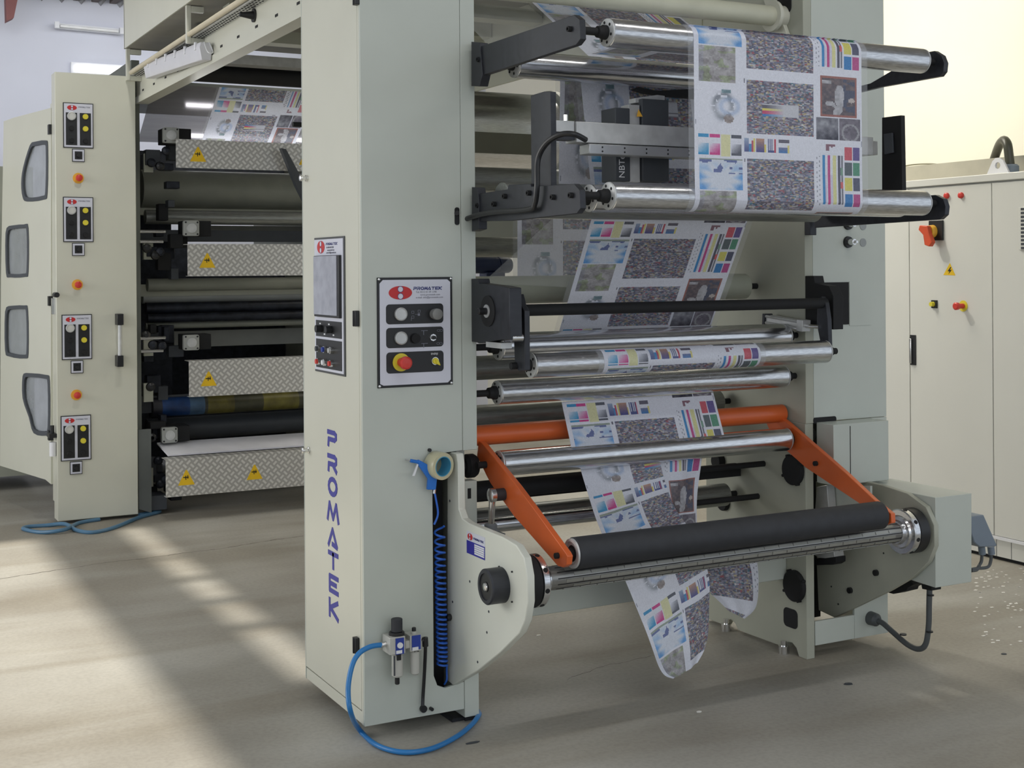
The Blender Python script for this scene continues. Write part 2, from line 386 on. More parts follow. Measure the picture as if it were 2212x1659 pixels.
# touch screen panel
SP=bx('screen_panel',mat('frame_dark',S(70,72,74),.5),LT,-.004,0,.150,.452,1.188,1.664,.001)
bx('panel_face',LABELW,SP,-.006,-.004,.158,.445,1.196,1.657)
bx('screen_bezel',BLK,SP,-.016,-.006,.172,.425,1.385,1.6,.002)
bx('screen',SCREEN,SP,-.0175,-.016,.192,.424,1.393,1.598)
bx('button_plate',BLK,SP,-.0075,-.006,.172,.430,1.315,1.372)
bx('button_plate',BLK,SP,-.0075,-.006,.172,.430,1.205,1.306)
logo(SP,(-.006,.375,1.63),(0,-1,0),ZU,NX,.038,.022)
g=MB()
for i,ch in enumerate('PROMATEK'): glyph(g,ch,(-.006,.325-i*.0145,1.636),(0,-1,0),ZU,.012,.008,.0022,.0005,.2)
g.build('brand_text',LOGOB,SP)
for i,t_ in enumerate(('Tel: 0212 01 09 1298','www.promatek.com','e-mail: info@promatek.com')): text('small_text',t_,(-.0065,.32-.01*(i==1),1.625-.009*i),(0,-1,0),ZU,.0085,TXTG,SP)
for j,(z,cols) in enumerate(((1.28,(DARKG,NAVY,ALU)),(1.235,(REDP,WHITE,REDP)))):
    for i in range(3):
        y=.385-i*.065
        MB().cyl((-.0075,y,z-.008),(-.02,y,z-.008),.012,16).build('button_ring',STEEL,SP)
        MB().cyl((-.02,y,z-.008),(-.026,y,z-.008),.009,16).build('button',cols[i],SP)
for i in range(2): MB().cyl((-.0075,.37-i*.1,1.343),(-.03,.37-i*.1,1.343),.013,16).build('selector_knob',BLK,SP)
for i in range(4): bx('button_label',WHITE,SP,-.0079,-.0075,.378-i*.045,.392-i*.045,1.358 if i%2==0 else 1.322,1.363 if i%2==0 else 1.327)
# front control panel
def estop(parent,c,n,r1=.022,nm='emergency_stop'):
    c=np.array(c,float);n=np.array(n,float)
    y_=MB().lathe(c,n,[(0,r1*1.55),(.002,r1*1.55)],32).build('emergency_ring',YEL,parent)
    tp=parent if parent.parent else y_
    q=MB().lathe(c+n*.002,n,[(0,r1*.75),(.012,r1*.75),(.014,r1*.95),(.02,r1),(.028,r1*.95),(.031,r1*.7),(.032,0)],28).build('emergency_button',REDP,tp)
CP=bx('control_panel',mat('panel_rim',S(22,24,28),.4),LT,.052,.3255,-.005,0,1.158,1.523,.001)
pc=[(.06,1.172),(.072,1.166),(.306,1.166),(.317,1.176),(.317,1.506),(.306,1.515),(.072,1.515),(.06,1.503)]
MB().prism([(x,-.005,z) for x,z in pc],(0,-.0015,0)).build('panel_face',LABELW,CP)
for x in(.058,.3195):
    for z in(1.164,1.517): MB().lathe((x,-.005,z),NY,[(0,.005),(.003,.004),(.004,0)],12).build('screw',STEEL,CP)
logo(CP,(.134,-.0065,1.472),XR,ZU,NY,.042,.0225)
g=MB()
for i,ch in enumerate('PROMATEK'): glyph(g,ch,(.181+i*.0132,-.0065,1.481),(1,0,0),ZU,.0112,.0095,.0026,.0006,.15)
g.build('brand_text',LOGOB,CP)
for i,(t_,x) in enumerate((('Tel: 0212 01 09 1298',.19),('www.promatek.com',.206),('e-mail: info@promatek.com',.190))): text('small_text',t_,(x,-.0068,1.4705-.009*i),XR,ZU,.0088,TXTG,CP)
for i,(z0,z1) in enumerate(((1.368,1.434),(1.289,1.356),(1.205,1.275))):
    MB().prism(rrect((.186,-.0065,(z0+z1)/2),XR,ZU,.104,(z1-z0)/2,.012),(0,-.0012,0)).build('black_field',BLK,CP)
for z in(1.401,1.3215):
    gz=MB().lathe((.133,-.0077,z),NY,[(0,.022),(.010,.022),(.012,.0195),(.008,.018)],28).build('gauge_rim',ALU,CP)
    MB().lathe((.133,-.012,z),NY,[(0,.0170),(.0015,.0170)],28).build('gauge_face',mat('dial_face',S(200,200,196),.6),CP)
    MB().prism([(.120,-.0137,z-.010),(.1245,-.0137,z-.0145),(.146,-.0137,z+.011),(.144,-.0137,z+.013)],(0,-.0006,0)).build('gauge_needle',BLK,CP)
MB().lathe((.256,-.0077,1.399),NY,[(0,.017),(.018,.019),(.03,.0185),(.032,.015)],28).build('regulator_knob',mat('grey_knob',S(128,128,126),.5),CP)
MB().lathe((.185,-.0077,1.319),NY,[(0,.017),(.012,.016)],20).build('black_knob',MATB,CP)
MB().lathe((.25,-.0077,1.32),NY,[(0,.012),(.006,.012)],8).build('toggle_nut',STEEL,CP);MB().lathe((.25,-.0137,1.32),NY,[(0,.007),(.012,.006)],12).build('toggle',BLK,CP)
dg=MB()
for (x,z) in((.178,1.406),(.201,1.409),(.178,1.390)): dg.ring(rrect((x,-.0077,z),XR,ZU,.0045,.0045,.001,2),rrect((x,-.0077,z),XR,ZU,.0035,.0035,.001,2),(0,-.0004,0))
dg.box(.186,.196,-.0081,-.0077,1.3985,1.3995).box(.196,.204,-.0081,-.0077,1.394,1.402).box(.172,.1732,-.0081,-.0077,1.378,1.388)
for x,z in((.222,1.343),(.222,1.300)): dg.box(x-.014,x+.01,-.0081,-.0077,z,z+.0015).box(x-.006,x-.004,-.0081,-.0077,z-.014,z)
for x,z in((.272,1.343),(.27,1.299)): dg.ring(ell((x,-.0077,z),XR,ZU,.006,.004,12),ell((x,-.0077,z),XR,ZU,.005,.003,12),(0,-.0004,0));dg.ring(ell((x+.01,-.0077,z),XR,ZU,.006,.004,12),ell((x+.01,-.0077,z),XR,ZU,.005,.003,12),(0,-.0004,0))
dg.build('panel_symbols',TXTG,CP)
c0=(.134,-.0077,1.241);MB().lathe(c0,NY,[(0,.03),(.003,.03)],32).build('emergency_ring',YEL,CP)
MB().lathe((.134,-.0107,1.241),NY,[(0,.015),(.022,.015),(.025,.019),(.033,.022),(.043,.021),(.047,.016),(.048,0)],28).build('emergency_button',REDP,CP)
text('small_text','ENERJI',(.243,-.0078,1.262),XR,ZU,.009,WHITE,CP)
MB().lathe((.256,-.0077,1.241),NY,[(0,.014),(.008,.013)],24).build('lamp_ring',STEEL,CP)
MB().lathe((.256,-.0157,1.241),NY,[(0,.011),(.006,.010)],20).prism([(.252,-.018,1.246),(.264,-.018,1.241),(.270,-.018,1.226),(.257,-.018,1.231)],(0,-.01,0)).build('selector_switch',YEL,CP,.001)
# cable slot on the front cover
MB().prism(rrect(aY(987,467,-.0),XR,ZU,.009,.03,.008),(0,-.002,0)).build('cable_slot',BLK,LT)
MB().prism(ell(aY(927,972,0),XR,ZU,.006,.006,14),(0,-.008,0)).build('bolt',BLK,LT)
MB().prism(ell(aY(913,1530,0),XR,ZU,.012,.012,14),(0,-.012,0)).prism(ell(aY(930,1530,0),XR,ZU,.006,.006,14),(0,-.015,0)).build('hose_port',BLK,LT)
# ================= RIGHT COLUMN =================
RT=thing('side_column','grey steel column on the right side of the rollers with holes and black bearing caps','machine column',(2.08,.35,0))
YF=0.0
ocr=[(1.903,.03),(2.285,.03),(2.285,3.2),(1.903,3.2)]
# front cover in three pieces around the cut-out
MB().box(1.903,2.285,0,.012,.935,3.2).build('front_cover',GREYP,RT,.001)
MB().box(2.106,2.285,0,.012,.05,.933).build('lower_front_cover',GREYP,RT,.001)
MB().box(1.903,2.105,.0,.012,.05,aY(1790,1338,0)[2]).build('lower_cross_cover',GREYP,RT,.001)
bx('cutout_dark_back',MATB,RT,1.902,2.19,.30,.31,.06,.93)  # black sheet closing the cut-out so its inside looks dark
bx('side_skin',CREAM,RT,2.273,2.285,.013,.62,.05,3.2)
ip=MB();bx('frame_plate',DULLP,RT,1.861,1.901,-.002,.66,.93,3.2,.002)
# lower plate with arches
lp=[aX(x,y,1.861) for x,y in((1560,925),(1740,925),(1746,1240),(1747,1340),(1752,1400),(1730,1402),(1722,1382),(1700,1372),(1692,1385),(1640,1362),(1612,1350),(1604,1335),(1590,1328),(1580,1338),(1549,1325),(1549,925))]
lpp=[(1.861,.002,.93),(1.861,.002,.0),(1.861,.05,.0),(1.861,.065,.03),(1.861,.09,.045),(1.861,.12,.04),(1.861,.14,.015),(1.861,.35,.012),(1.861,.44,.012),(1.861,.46,.035),(1.861,.49,.045),(1.861,.52,.035),(1.861,.535,.01),(1.861,.66,.01),(1.861,.66,.93)]
MB().prism(lpp,(.04,0,0)).build('lower_frame_plate',DULLP,RT,.002)
def disc(px,r,nm='bearing_cap',X=1.861,dx=-.018,m=MATB,bolts=4):
    p=aX(*px,X);o=MB().lathe(p,(dx/abs(dx),0,0),[(0,r),(abs(dx)*.8,r),(abs(dx),r*.93)],32).build(nm,m,RT)
    bm=MB()
    for k in range(bolts):
        a_=math.pi/4+k*math.pi/2+.3;bm.cyl(p+[dx,r*1.0*math.cos(a_),r*1.0*math.sin(a_)],p+[0,r*1.0*math.cos(a_),r*1.0*math.sin(a_)],.006,8)
    if bolts:bm.build('cap_bolt',MATB,o)
disc((1716,1015),.06);disc((1719,1265),.062)
disc((1557,995),.032,dx=-.03,bolts=0);disc((1566,1085),.035,dx=-.02,bolts=0)
MB().prism(rrect(aX(1708,1335,1.8605),(0,1,0),ZU,.042,.038,.02),(-.002,0,0)).build('oval_hole',MATB,RT)
for px in((1585,1336),(1710,1390)): p=aX(*px,1.88);MB().cyl((1.84,p[1],.0),(1.84,p[1],.03),.022,16).cyl((1.84,p[1],.03),(1.84,p[1],.05),.012,12).build('levelling_foot',STEEL,RT)
# blind window plate, bolts and knobs on its front
bx('gear_window',MATB,RT,*[v for v in (aY(1740,610,0)[0]+.06,aY(1832,610,0)[0])],-.004,0,aY(1790,702,0)[2],aY(1790,610,0)[2])
bx('cover_patch',GREYP,RT,aY(1834,640,0)[0],aY(1880,640,0)[0],-.003,0,aY(1850,703,0)[2],aY(1850,608,0)[2])
for x,y in((1831,484),(1831,523)):
    p=aY(x,y,0);MB().lathe(p,NY,[(0,.024),(.01,.022)],20).build('knob_base',BLK,RT)
    MB().lathe(p+[0,-.01,0],NY,[(0,.014),(.03,.012),(.031,.006),(.045,.005)],16).build('knob_stem',STEEL,RT)
for x,y in((1864,488),(1864,524)): MB().lathe(aY(x,y,0),NY,[(0,.017),(.002,.017)],20).build('grey_sticker',mat('grey_sticker',S(150,155,156),.5),RT)
MB().prism(rrect(aY(1781,907,0),XR,ZU,.06,.012,.01),(0,-.002,0)).build('dark_slot',MATB,RT)
p=aY(1765,912,0);q=aY(1878,1030,0)
b0=bx('belt_cover',GREYP,RT,1.915,2.2,-.10,-.001,q[2],p[2],.002)
bx('cover_seam',MATB,RT,1.998,2.001,-.1012,-.099,q[2]+.01,p[2]-.01)
MB().prism([aX(1800,1050,2.0),aX(1880,1050,2.0),aX(1880,1100,2.0),aX(1800,1100,2.0)],(.01,0,0)).build('stay_plate',GREYP,RT)
# upper dark rim opening
MB().prism(rrect(aX(1692,5,1.8605),(0,1,0),ZU,.05,.05,.025),(-.004,0,0)).build('dark_opening',MATB,RT)
MB().cyl(aX(1742,938,1.905)-[.04,0,0],aX(1742,938,1.905)+[.03,0,0],.026,20,bev=.004).build('bearing_boss',MATB,RT)
# inner machine walls behind the right column
bx('rear_frame_plate',DULLP,RT,1.861,1.885,.9,1.3,0.02,3.2)
# ================= RIGHT REWIND HOUSING =================
GH=thing('rewind_housing','grey rewind gear housing at the right end of the fluted shaft','gear housing',(2.3,-.2,.1))
XP=2.08
def PX(l,X=XP): return [aX(x,y,X) for x,y in l]
gp=[(1762,1040),(1851,1036),(1905,1048),(1960,1066),(2000,1095),(2018,1135),(2019,1180),(2005,1215),(1970,1248),(1920,1277),(1802,1334),(1768,1318),(1764,1220)]
MB().prism(PX(gp),(.022,0,0)).build('side_plate',DULLP,GH,.002)
Pn=aX(2021,1075,XP+.03);yf=Pn[1];zt=Pn[2];zb=aX(2021,1270,XP+.03)[2]
xr=aY(2097,1100,yf)[0]
bd=[aX(x,y,XP+.03) for x,y in((2021,1075),(2021,1270),(1960,1250),(1880,1230),(1840,1180),(1830,1060),(1851,1038))]
MB().prism([aX(2021,1075,XP+.025),aX(2021,1270,XP+.025),aX(1958,1250,XP+.025),aX(1890,1180,XP+.025),(XP+.025,-.02,zt-.15),(XP+.025,-.02,zt)],(xr-XP-.025,0,0)).build('gear_box',GREYP,GH,.002)
for px in((1894,1237),(1838,1275)): MB().cyl(aX(*px,XP),aX(*px,XP)-[.012,0,0],.012,14).build('plate_bolt',BLK,GH)
for px in((1909,1195),(1796,1267),(1811,1305)): MB().cyl(aX(*px,XP),aX(*px,XP)-[.002,0,0],.0035,8).build('tapped_hole',BLK,GH)
MB().prism([aX(1963,1252,XP+.1),aX(1910,1278,XP+.1),aX(1930,1283,XP+.1),aX(1958,1276,XP+.1),aX(1960,1270,XP+.1),aX(1975,1262,XP+.1)],(.06,0,0)).build('drive_bracket',MATB,GH)
MB().prism([aX(1990,1262,XP+.1),aX(2012,1262,XP+.1),aX(2012,1276,XP+.1),aX(1992,1272,XP+.1)],(.05,0,0)).build('cable_gland',MATB,GH)
jb=aY(2100,1113,yf+.12)
J=[(2098,1116),(2125,1112),(2154,1178),(2150,1181),(2117,1182),(2105,1172),(2098,1150)]
MB().prism([aY(x,y,yf+.1) for x,y in J],(0,.12,0)).build('junction_box',JBOX,GH,.004)
for x0 in(2120,2140): MB().cyl(aY(x0,1180,yf+.15),aY(x0+2,1197,yf+.15),.014,12).build('cable_gland',JBOX,GH)
for i,x0 in enumerate((2121,2141)): MB().tube([aY(x0,1195,yf+.15),aY(x0-1,1212,yf+.15),aY(x0-8,1225,yf+.15),aY(2110,1231-i*3,yf+.15),aY(2098,1233-i*3,yf+.15)],.0065).build('cable',CONDUIT,GH)
MB().prism([aX(x,y,1.96) for x,y in((1748,1192),(1800,1186),(1803,1203),(1782,1206),(1768,1205))],(.05,0,0)).build('clamp_block',ALU,GH,.002)
MB().prism([aX(x,y,1.965) for x,y in((1757,1207),(1806,1203),(1806,1215),(1798,1220),(1762,1221))],(.05,0,0)).build('clamp_jaw',MATB,GH,.002)
MB().prism([aX(x,y,1.955) for x,y in((1764,1052),(1786,1048),(1790,1100),(1760,1104))],(.04,0,0)).build('valve_block',ALU,GH,.002)
CN=thing('cable_conduit','dark grey cable conduit looping below the rewind housing to the column foot','conduit',aX(1990,1400,2.1))
pts=[aY(1885,1338,-.02),aY(1905,1345,-.06)]+[aX(x,y,2.2) for x,y in((1925,1362),(1960,1392),(1985,1402),(2000,1390),(2006,1350),(2007,1310),(2008,1268))]
MB().tube(pts,.011,12).build('conduit_tube',CONDUIT,CN)
pa=aY(1880,1335,0);MB().lathe(pa,NY,[(0,.028),(.035,.026),(.045,.018)],20).build('conduit_gland',CONDUIT,CN)
for px in((1951,1370),(2010,1285),(2008,1364)): p=aX(*px,2.2);MB().lathe(p-[0,0,.003],(0,0,1),[(0,.0135),(.005,.0135)],12).build('cable_tie',BLK,CN)
# ================= LEFT REWIND PLATE =================
RP=thing('rewind_plate','white rounded rewind side plate with black bearing cap and blue sticker beside the coil hose','side plate',(.34,-.2,.1))
XL=.318
lpz=[(978,1480),(966,1470),(966,978),(975,977),(986,980),(989,1000),(991,1100),(998,1120),(1012,1130),(1040,1142),(1085,1160),(1115,1178),(1132,1205),(1139,1245),(1140,1300),(1134,1340),(1122,1368),(1080,1410),(1030,1450)]
o_=[aX(x,y,XL) for x,y in lpz]
MB().prism(o_,(.026,0,0)).build('plate_body',PLATEP,RP,.003)
for px in((1053,1245),(1052,1366),(972,1082),(1015,1256),(978,1300),(1056,1321),(1032,1430)): MB().cyl(aX(*px,XL)+[.001,0,0],aX(*px,XL)-[.0012,0,0],.0042,10).build('tapped_hole',DARKG,RP)
MB().cyl(aX(974,1333,XL),aX(974,1333,XL)-[.016,0,0],.012,12,bev=.003).build('black_bolt',BLK,RP)
SY,SZ=-.372,.556
bc=MB().lathe((XL,SY,SZ),NX,[(0,.056),(.056,.056),(.060,.052),(.060,.042),(.056,.041)],36).build('bearing_cap',BLACKM,RP)
MB().lathe((XL-.055,SY,SZ),NX,[(0,.040),(.001,.040),(.0015,.016),(.004,.016)],28).build('cap_insert',BLK,bc)
MB().lathe((XL-.058,SY,SZ),NX,[(0,.014),(.004,.012),(.006,.003)],20).build('steel_centre',STEEL,bc)
for px in((1079,1224),(1107,1235),(1107,1300)): MB().cyl(aX(*px,XL),aX(*px,XL)-[.004,0,0],.003,8).build('grub_screw',BLK,RP)
st=[aX(x,y,XL) for x,y in((1009,1146),(1047,1160),(1048,1209),(1009,1192))]
sy0,sy1=aX(1009,1170,XL)[1],aX(1048,1170,XL)[1];sz1=aX(1009,1146,XL)[2];sz0=aX(1010,1194,XL)[2]
ST=bx('sticker',LABELW,RP,XL-.0012,XL,sy1,sy0,sz0,sz1)
hm=(sz0+sz1)/2+.006;bx('sticker_blue',mat('sticker_blue',S(40,36,150),.5),ST,XL-.0018,XL-.001,sy1,sy0,sz0,hm)
bm=MB()
for k in range(5): z=sz0+.006+(hm-sz0-.008)*k/5;bm.box(XL-.0024,XL-.0016,sy1+.004,sy1+(sy0-sy1)*.56,z,z+(hm-sz0)/8)
bm.build('sticker_line',WHITE,ST);logo(ST,(XL-.0012,sy0-.026,sz1-.016),(0,-1,0),ZU,NX,.018,.011)
g=MB()
for i,ch in enumerate('PROMATEK'): glyph(g,ch,(XL-.0012,sy0-.05-i*.0095,sz1-.02),(0,-1,0),ZU,.0078,.006,.0018,.0006)
g.build('brand_text',LOGOB,ST)
# handle/rod end beside the plate
RE=thing('rod_end','steel rod-end joint with black grip standing on the left rewind plate','rod end',aX(1060,1160,.43))
c=aX(1063,1070,.43);bse=aX(1060,1130,.43)
MB().tube([bse-[0,0,.03],c-[0,0,.02]],.011,12,0).build('rod',STEEL,RE);MB().lathe(c-[.012,0,0],XR,[(0,.016),(.004,.024),(.02,.024),(.024,.016)],24).build('ball_joint',STEEL,RE)
MB().cyl(c+[.005,0,0],c+[.085,-.0,0],.021,20,bev=.003).build('grip',RUBBER,RE)
MB().lathe(bse-[0,0,.035],(0,0,1),[(0,.03),(.012,.03),(.016,.022),(.03,.022),(.034,.016)],24).box(bse[0]-.05,bse[0]+.04,bse[1]-.03,bse[1]+.02,bse[2]-.05,bse[2]-.034).build('rod_base',mat('grey_cast',S(110,116,120),.5),RE)
GB=thing('grey_bracket','grey painted post bracket behind the left rewind plate','bracket',(.4,.0,.6))
p=aY(1003,1040,.0);q=aY(1031,1140,.0);bx('post',GREYP,GB,p[0],q[0],0,.05,q[2]-.06,p[2],.002)
bx('dark_slot',MATB,GB,p[0]+.012,p[0]+.025,-.001,0,p[2]-.06,p[2]-.025)
# ================= COIL HOSE, GUN, TAPE, FILTER, HOSES =================
CH=thing('coil_hose','blue coiled air hose hanging in the black recess of the left column','hose',aY(950,1470,.0))
top=aY(940,1062,-.015);pts=[aY(936,1050,-.02),aY(942,1080,-.02),aY(946,1110,-.015),aY(938,1133,-.01)]
z=aY(945,1138,0)[2];zend=aY(955,1440,0)[2];n=25;cp=[]
L=z-zend;N=n*14
for k in range(N+1):
    t=k/N;tt=t**.78;a_=2*math.pi*n*t
    cxx=aY(950+6*t,1138+300*tt,.01);cp.append(np.array([cxx[0]+.017*math.cos(a_),.012+.017*math.sin(a_),cxx[2]]))
MB().tube(pts,.0035,8,6).build('hose_lead',COILB,CH);MB().tube(cp,.0038,6,0).build('hose_coil',COILB,CH)
MB().tube([cp[-1],aY(965,1450,.02),aY(965,1468,.02),aY(960,1478,.03)],.0035,8).build('hose_end',COILB,CH)
AG=thing('air_gun','blue air blow gun with steel nozzle hanging through the tape roll','air gun',aY(895,1000,-.03))
MB().cyl(aY(886,995,-.03),aY(908,999,-.03),.006,14).prism([aY(905,993,-.035),aY(935,1010,-.035),aY(945,1030,-.035),aY(942,1058,-.035),aY(924,1058,-.035),aY(926,1035,-.035),aY(903,1003,-.035)],(0,.014,0)).build('gun_body',mat('gun_blue',S(30,110,200),.35),AG,.002)
MB().cyl(aY(875,993,-.03),aY(887,995,-.03),.0025,10).build('nozzle',STEEL,AG);MB().prism([aY(902,1002,-.035),aY(904,1004,-.035),aY(896,1028,-.035),aY(892,1028,-.035)],(0,.006,0)).build('trigger',WHITE,AG)
MB().cyl(aY(939,1056,-.02),aY(938,1066,-.02),.005,10).build('gun_fitting',STEEL,AG)
TR=thing('tape_roll','roll of clear yellowish packing tape hung on the front left column','tape roll',aY(935,1030,-.03))
c=aY(938,1003,-.004);d=np.array([.25,-.95,-.05]);d/=np.linalg.norm(d)
MB().lathe(c,d,[(0,.0335),(0,.045),(.002,.046),(.046,.046),(.048,.045),(.048,.0335),(0,.0335)],48).build('tape_body',TAPE,TR)
MB().lathe(c-d*.0005,d,[(0,.031),(0,.0337),(.049,.0337),(.049,.031),(0,.031)],40).build('tape_core',mat('blue_core',S(70,150,185),.6),TR)
FR=thing('air_filter_regulator','air filter and regulator pair with blue labels at the foot of the left column','air regulator',aY(870,1480,-.04))
def yb(px0,px1,Y0,Y1,m,nm,bev=.002,par=None): a=aY(*px0,Y0);b=aY(*px1,Y0);return bx(nm,m,par or FR,min(a[0],b[0]),max(a[0],b[0]),Y0,Y1,min(a[2],b[2]),max(a[2],b[2]),bev)
YR=-.075
def fcyl(x,y0,y1,r,m,nm,bev=.002,Y=-.045):
    a=aY(x,y0,Y);b=aY(x,y1,Y);b[0]=a[0];return MB().cyl(b,a,r,24,bev=bev).build(nm,m,FR)
fcyl(857,1336,1364,.019,RUBBER,'regulator_knob');fcyl(857,1364,1382,.026,BLK,'knob_collar')
yb((842,1379),(876,1411),YR,-.01,BOWL,'regulator_body');yb((855,1380),(873,1412),YR-.003,YR,NAVY,'regulator_label',0)
q=aY(864,1394,YR-.004);MB().lathe(q,NY,[(0,.010),(.004,.0095)],20).build('regulator_gauge',WHITE,FR)
fcyl(858,1410,1462,.019,BOWL,'filter_bowl',.006);fcyl(858,1464,1478,.008,BLK,'drain_valve');yb((858,1411),(867,1426),YR+.008,YR+.02,BLK,'bowl_latch',.001);yb((851,1418),(854,1460),YR+.008,YR+.012,DARKG,'sight_glass',0)
yb((886,1374),(911,1405),YR+.01,-.01,BOWL,'lubricator_body');yb((890,1374),(909,1402),YR+.007,YR+.01,NAVY,'lubricator_label',0)
fcyl(894,1355,1364,.007,BLK,'filler_cap');fcyl(894,1363,1375,.010,BOWL,'sight_dome');fcyl(896,1404,1457,.016,BOWL,'oil_bowl',.006);yb((895,1407),(905,1420),YR+.018,YR+.03,BLK,'bowl_latch',.001)
yb((856,1406),(869,1411),YR-.004,YR-.003,WHITE,'small_label',0);yb((891,1399),(904,1404),YR+.0055,YR+.007,WHITE,'small_label',0);yb((876,1385),(888,1400),-.06,-.015,BOWL,'coupling')
MB().cyl(aY(843,1388,-.045),aY(822,1394,-.045),.009,14).build('inlet_fitting',STEEL,FR)
MB().tube([aY(911,1385,-.045),aY(918,1380,-.045),aY(919,1400,-.04),aY(917,1450,-.025),aY(914,1500,-.015),aY(913,1524,-.02)],.006,10).cyl(aY(918,1377,-.045),aY(919,1396,-.045),.01,12).build('outlet_hose',BLK,FR)
AH=tag(MB().tube([aY(826,1393,-.045),aY(800,1397,-.05),aY(775,1412,-.06),aY(760,1440,-.07),aY(752,1490,-.09),aY(758,1540,-.11),aZ(778,1578,.012),aZ(815,1610,.010),aZ(870,1625,.010),aZ(930,1618,.010),aZ(985,1592,.010),aZ(1018,1566,.012),aZ(1034,1545,.016),aY(1034,1538,.10),aY(1029,1520,.25)],.0085,12,8).build('air_hose',HOSEB,None),'blue air hose curving over the floor in front of the left column','hose')
H2=tag(MB().tube([aZ(300,1112,.012),aZ(345,1105,.012),aZ(300,1118,.01),aZ(245,1140,.01),aZ(200,1150,.01),aZ(165,1145,.012),aZ(140,1132,.02),aZ(100,1135,.01),aZ(60,1138,.01),aZ(52,1143,.01),aZ(90,1150,.01),aZ(140,1144,.022),aZ(170,1130,.01),aZ(215,1122,.01)],.012,10,8).build('air_hose',mat('dull_blue_hose',S(80,120,150),.4),None),'dull blue hose looped on the floor under the rear left cabinet','hose')
# ================= ROLLERS =================
def roller(label,X0,X1,Y,Z,r,m=CHROME,ax0=None,ax1=None,flange=True,axr=.012,hub=.026,name='guide_roller',group=None,cat='roller'):
    t=thing(name,label,cat,((X0+X1)/2,Y,Z),group)
    MB().lathe((X0,Y,Z),XR,[(0,r-.003),(.003,r),(X1-X0-.003,r),(X1-X0,r-.003)],64).build('roller_shell',m,t)
    ax0=X0-.1 if ax0 is None else ax0;ax1=X1+.06 if ax1 is None else ax1
    MB().cyl((ax0,Y,Z),(X0-.001,Y,Z),axr,16).build('axle',MATB,t);MB().cyl((X1+.001,Y,Z),(ax1,Y,Z),axr,16).build('axle',MATB,t)
    if flange:
        for s,x in((-1,X0),(1,X1)):
            fo=MB().lathe((x,Y,Z),(s,0,0),[(0,r*.99),(.004,r*.98),(.006,r*.9)],40).build('end_flange',ALU,t)
            hm_=MB()
            for k in range(6):
                a_=k*math.pi/3+.3;hm_.lathe((x+s*.0058,Y+r*.72*math.cos(a_),Z+r*.72*math.sin(a_)),(s,0,0),[(0,r*.11),(.0012,r*.11)],10)
            hm_.build('flange_hole',MATB,fo)
            MB().lathe((x+s*.006,Y,Z),(s,0,0),[(0,hub),(.012,hub),(.016,hub*.85),(.03,hub*.8),(.033,hub*.6)],24).build('collar',MATB,t)
    return t
XA,XB=.528,1.806
roller('bright roller at the top front carrying the printed film between two black arms',XA,XB,-.682,2.258,.043,SATIN,.42,1.875,hub=.022)
roller('bright roller at the lower edge of the front film, below the sensor beam',XA,XB,-.684,1.766,.043,SATIN,.42,1.875,hub=.022)
roller('bright roller just behind the lower front film roller',XA,XB,-.572,1.765,.043,CHROME,.42,1.86,hub=.022)
roller('polished roller behind the upper black arm, under the sloping film',XA,1.8,-.085,2.246,.046,CHROME,.42,1.86,hub=.022)
roller('long polished roller behind the black swing bar bracket',.528,1.80,.05,1.277,.048,CHROME,.42,1.86)
roller('swing roller on two short black arms with a printed strip around it',XA,1.795,-.19,1.227,.043,SATIN,.45,1.85,hub=.02)
roller('polished roller with a long black axle directly below the swing roller',XA,1.80,.06,1.115,.043,SATIN,.42,1.861,hub=.024)
roller('dull grey roller whose end shows beside the hanging print above the orange tube',.45,1.806,.49,.978,.048,GREYROL,.42,1.861,flange=False)
roller('polished nip roller in front of the orange cross tube',XA,1.80,.048,.868,.045,CHROME,.44,1.90,hub=.03)
roller('dull grey roller low behind the left orange arm, near the floor',.45,1.806,.45,.59,.047,GREYROL,.42,1.861,flange=False)
roller('thin polished roller below the black cross bar near the floor',.45,1.5,.30,.60,.028,CHROME,.42,1.861,flange=False)
roller('cream painted roller behind the black swing bar with a pale end flange',.45,1.8,.30,1.470,.052,mat('cream_roller',S(160,164,150),.4,noise=.03),.42,1.861,flange=False)
roller('matt black cross roller behind the nip roller',.45,1.3,.26,.74,.035,MATB,.42,1.861,flange=False)
# background rollers inside the machine
def bgroll(pxy,Y,r,m,label,x1=1.80):
    p=aY(1030,pxy,Y);roller(label,.45,x1,Y,p[2],r,m,.42,x1+.06,flange=False)
bgroll(795,.35,.045,GREYROL,'dull grey roller behind the swing roller at left',)
bgroll(908,.62,.06,SATIN,'wide satin roller behind the hanging print just above the orange tube')
roller('wide grey roller just behind the lower front film rollers',.45,1.80,-.13,aY(1700,479,-.13)[2]+.06,.06,GREYROL,.42,1.86,flange=False)
bgroll(388,1.1,.055,GREYROL,'dark satin roller deep behind the black upright plate')
bgroll(533,1.15,.05,GREYROL,'dull roller deep inside the machine below the lower black arm')
roller('large polished chill drum seen deep behind the black upright plate',1.0,1.80,1.95,2.24,.21,CHROME,.42,1.86,flange=False,name='chill_drum',cat='drum')
DP=tag(MB().lathe((1.80,1.95,2.24),XR,[(0,.16),(0,.235),(.03,.235),(.03,.16),(0,.16)],48).build('drum_ring',DULLP,None),'pale ring bearing around the far end of the chill drum','ring')
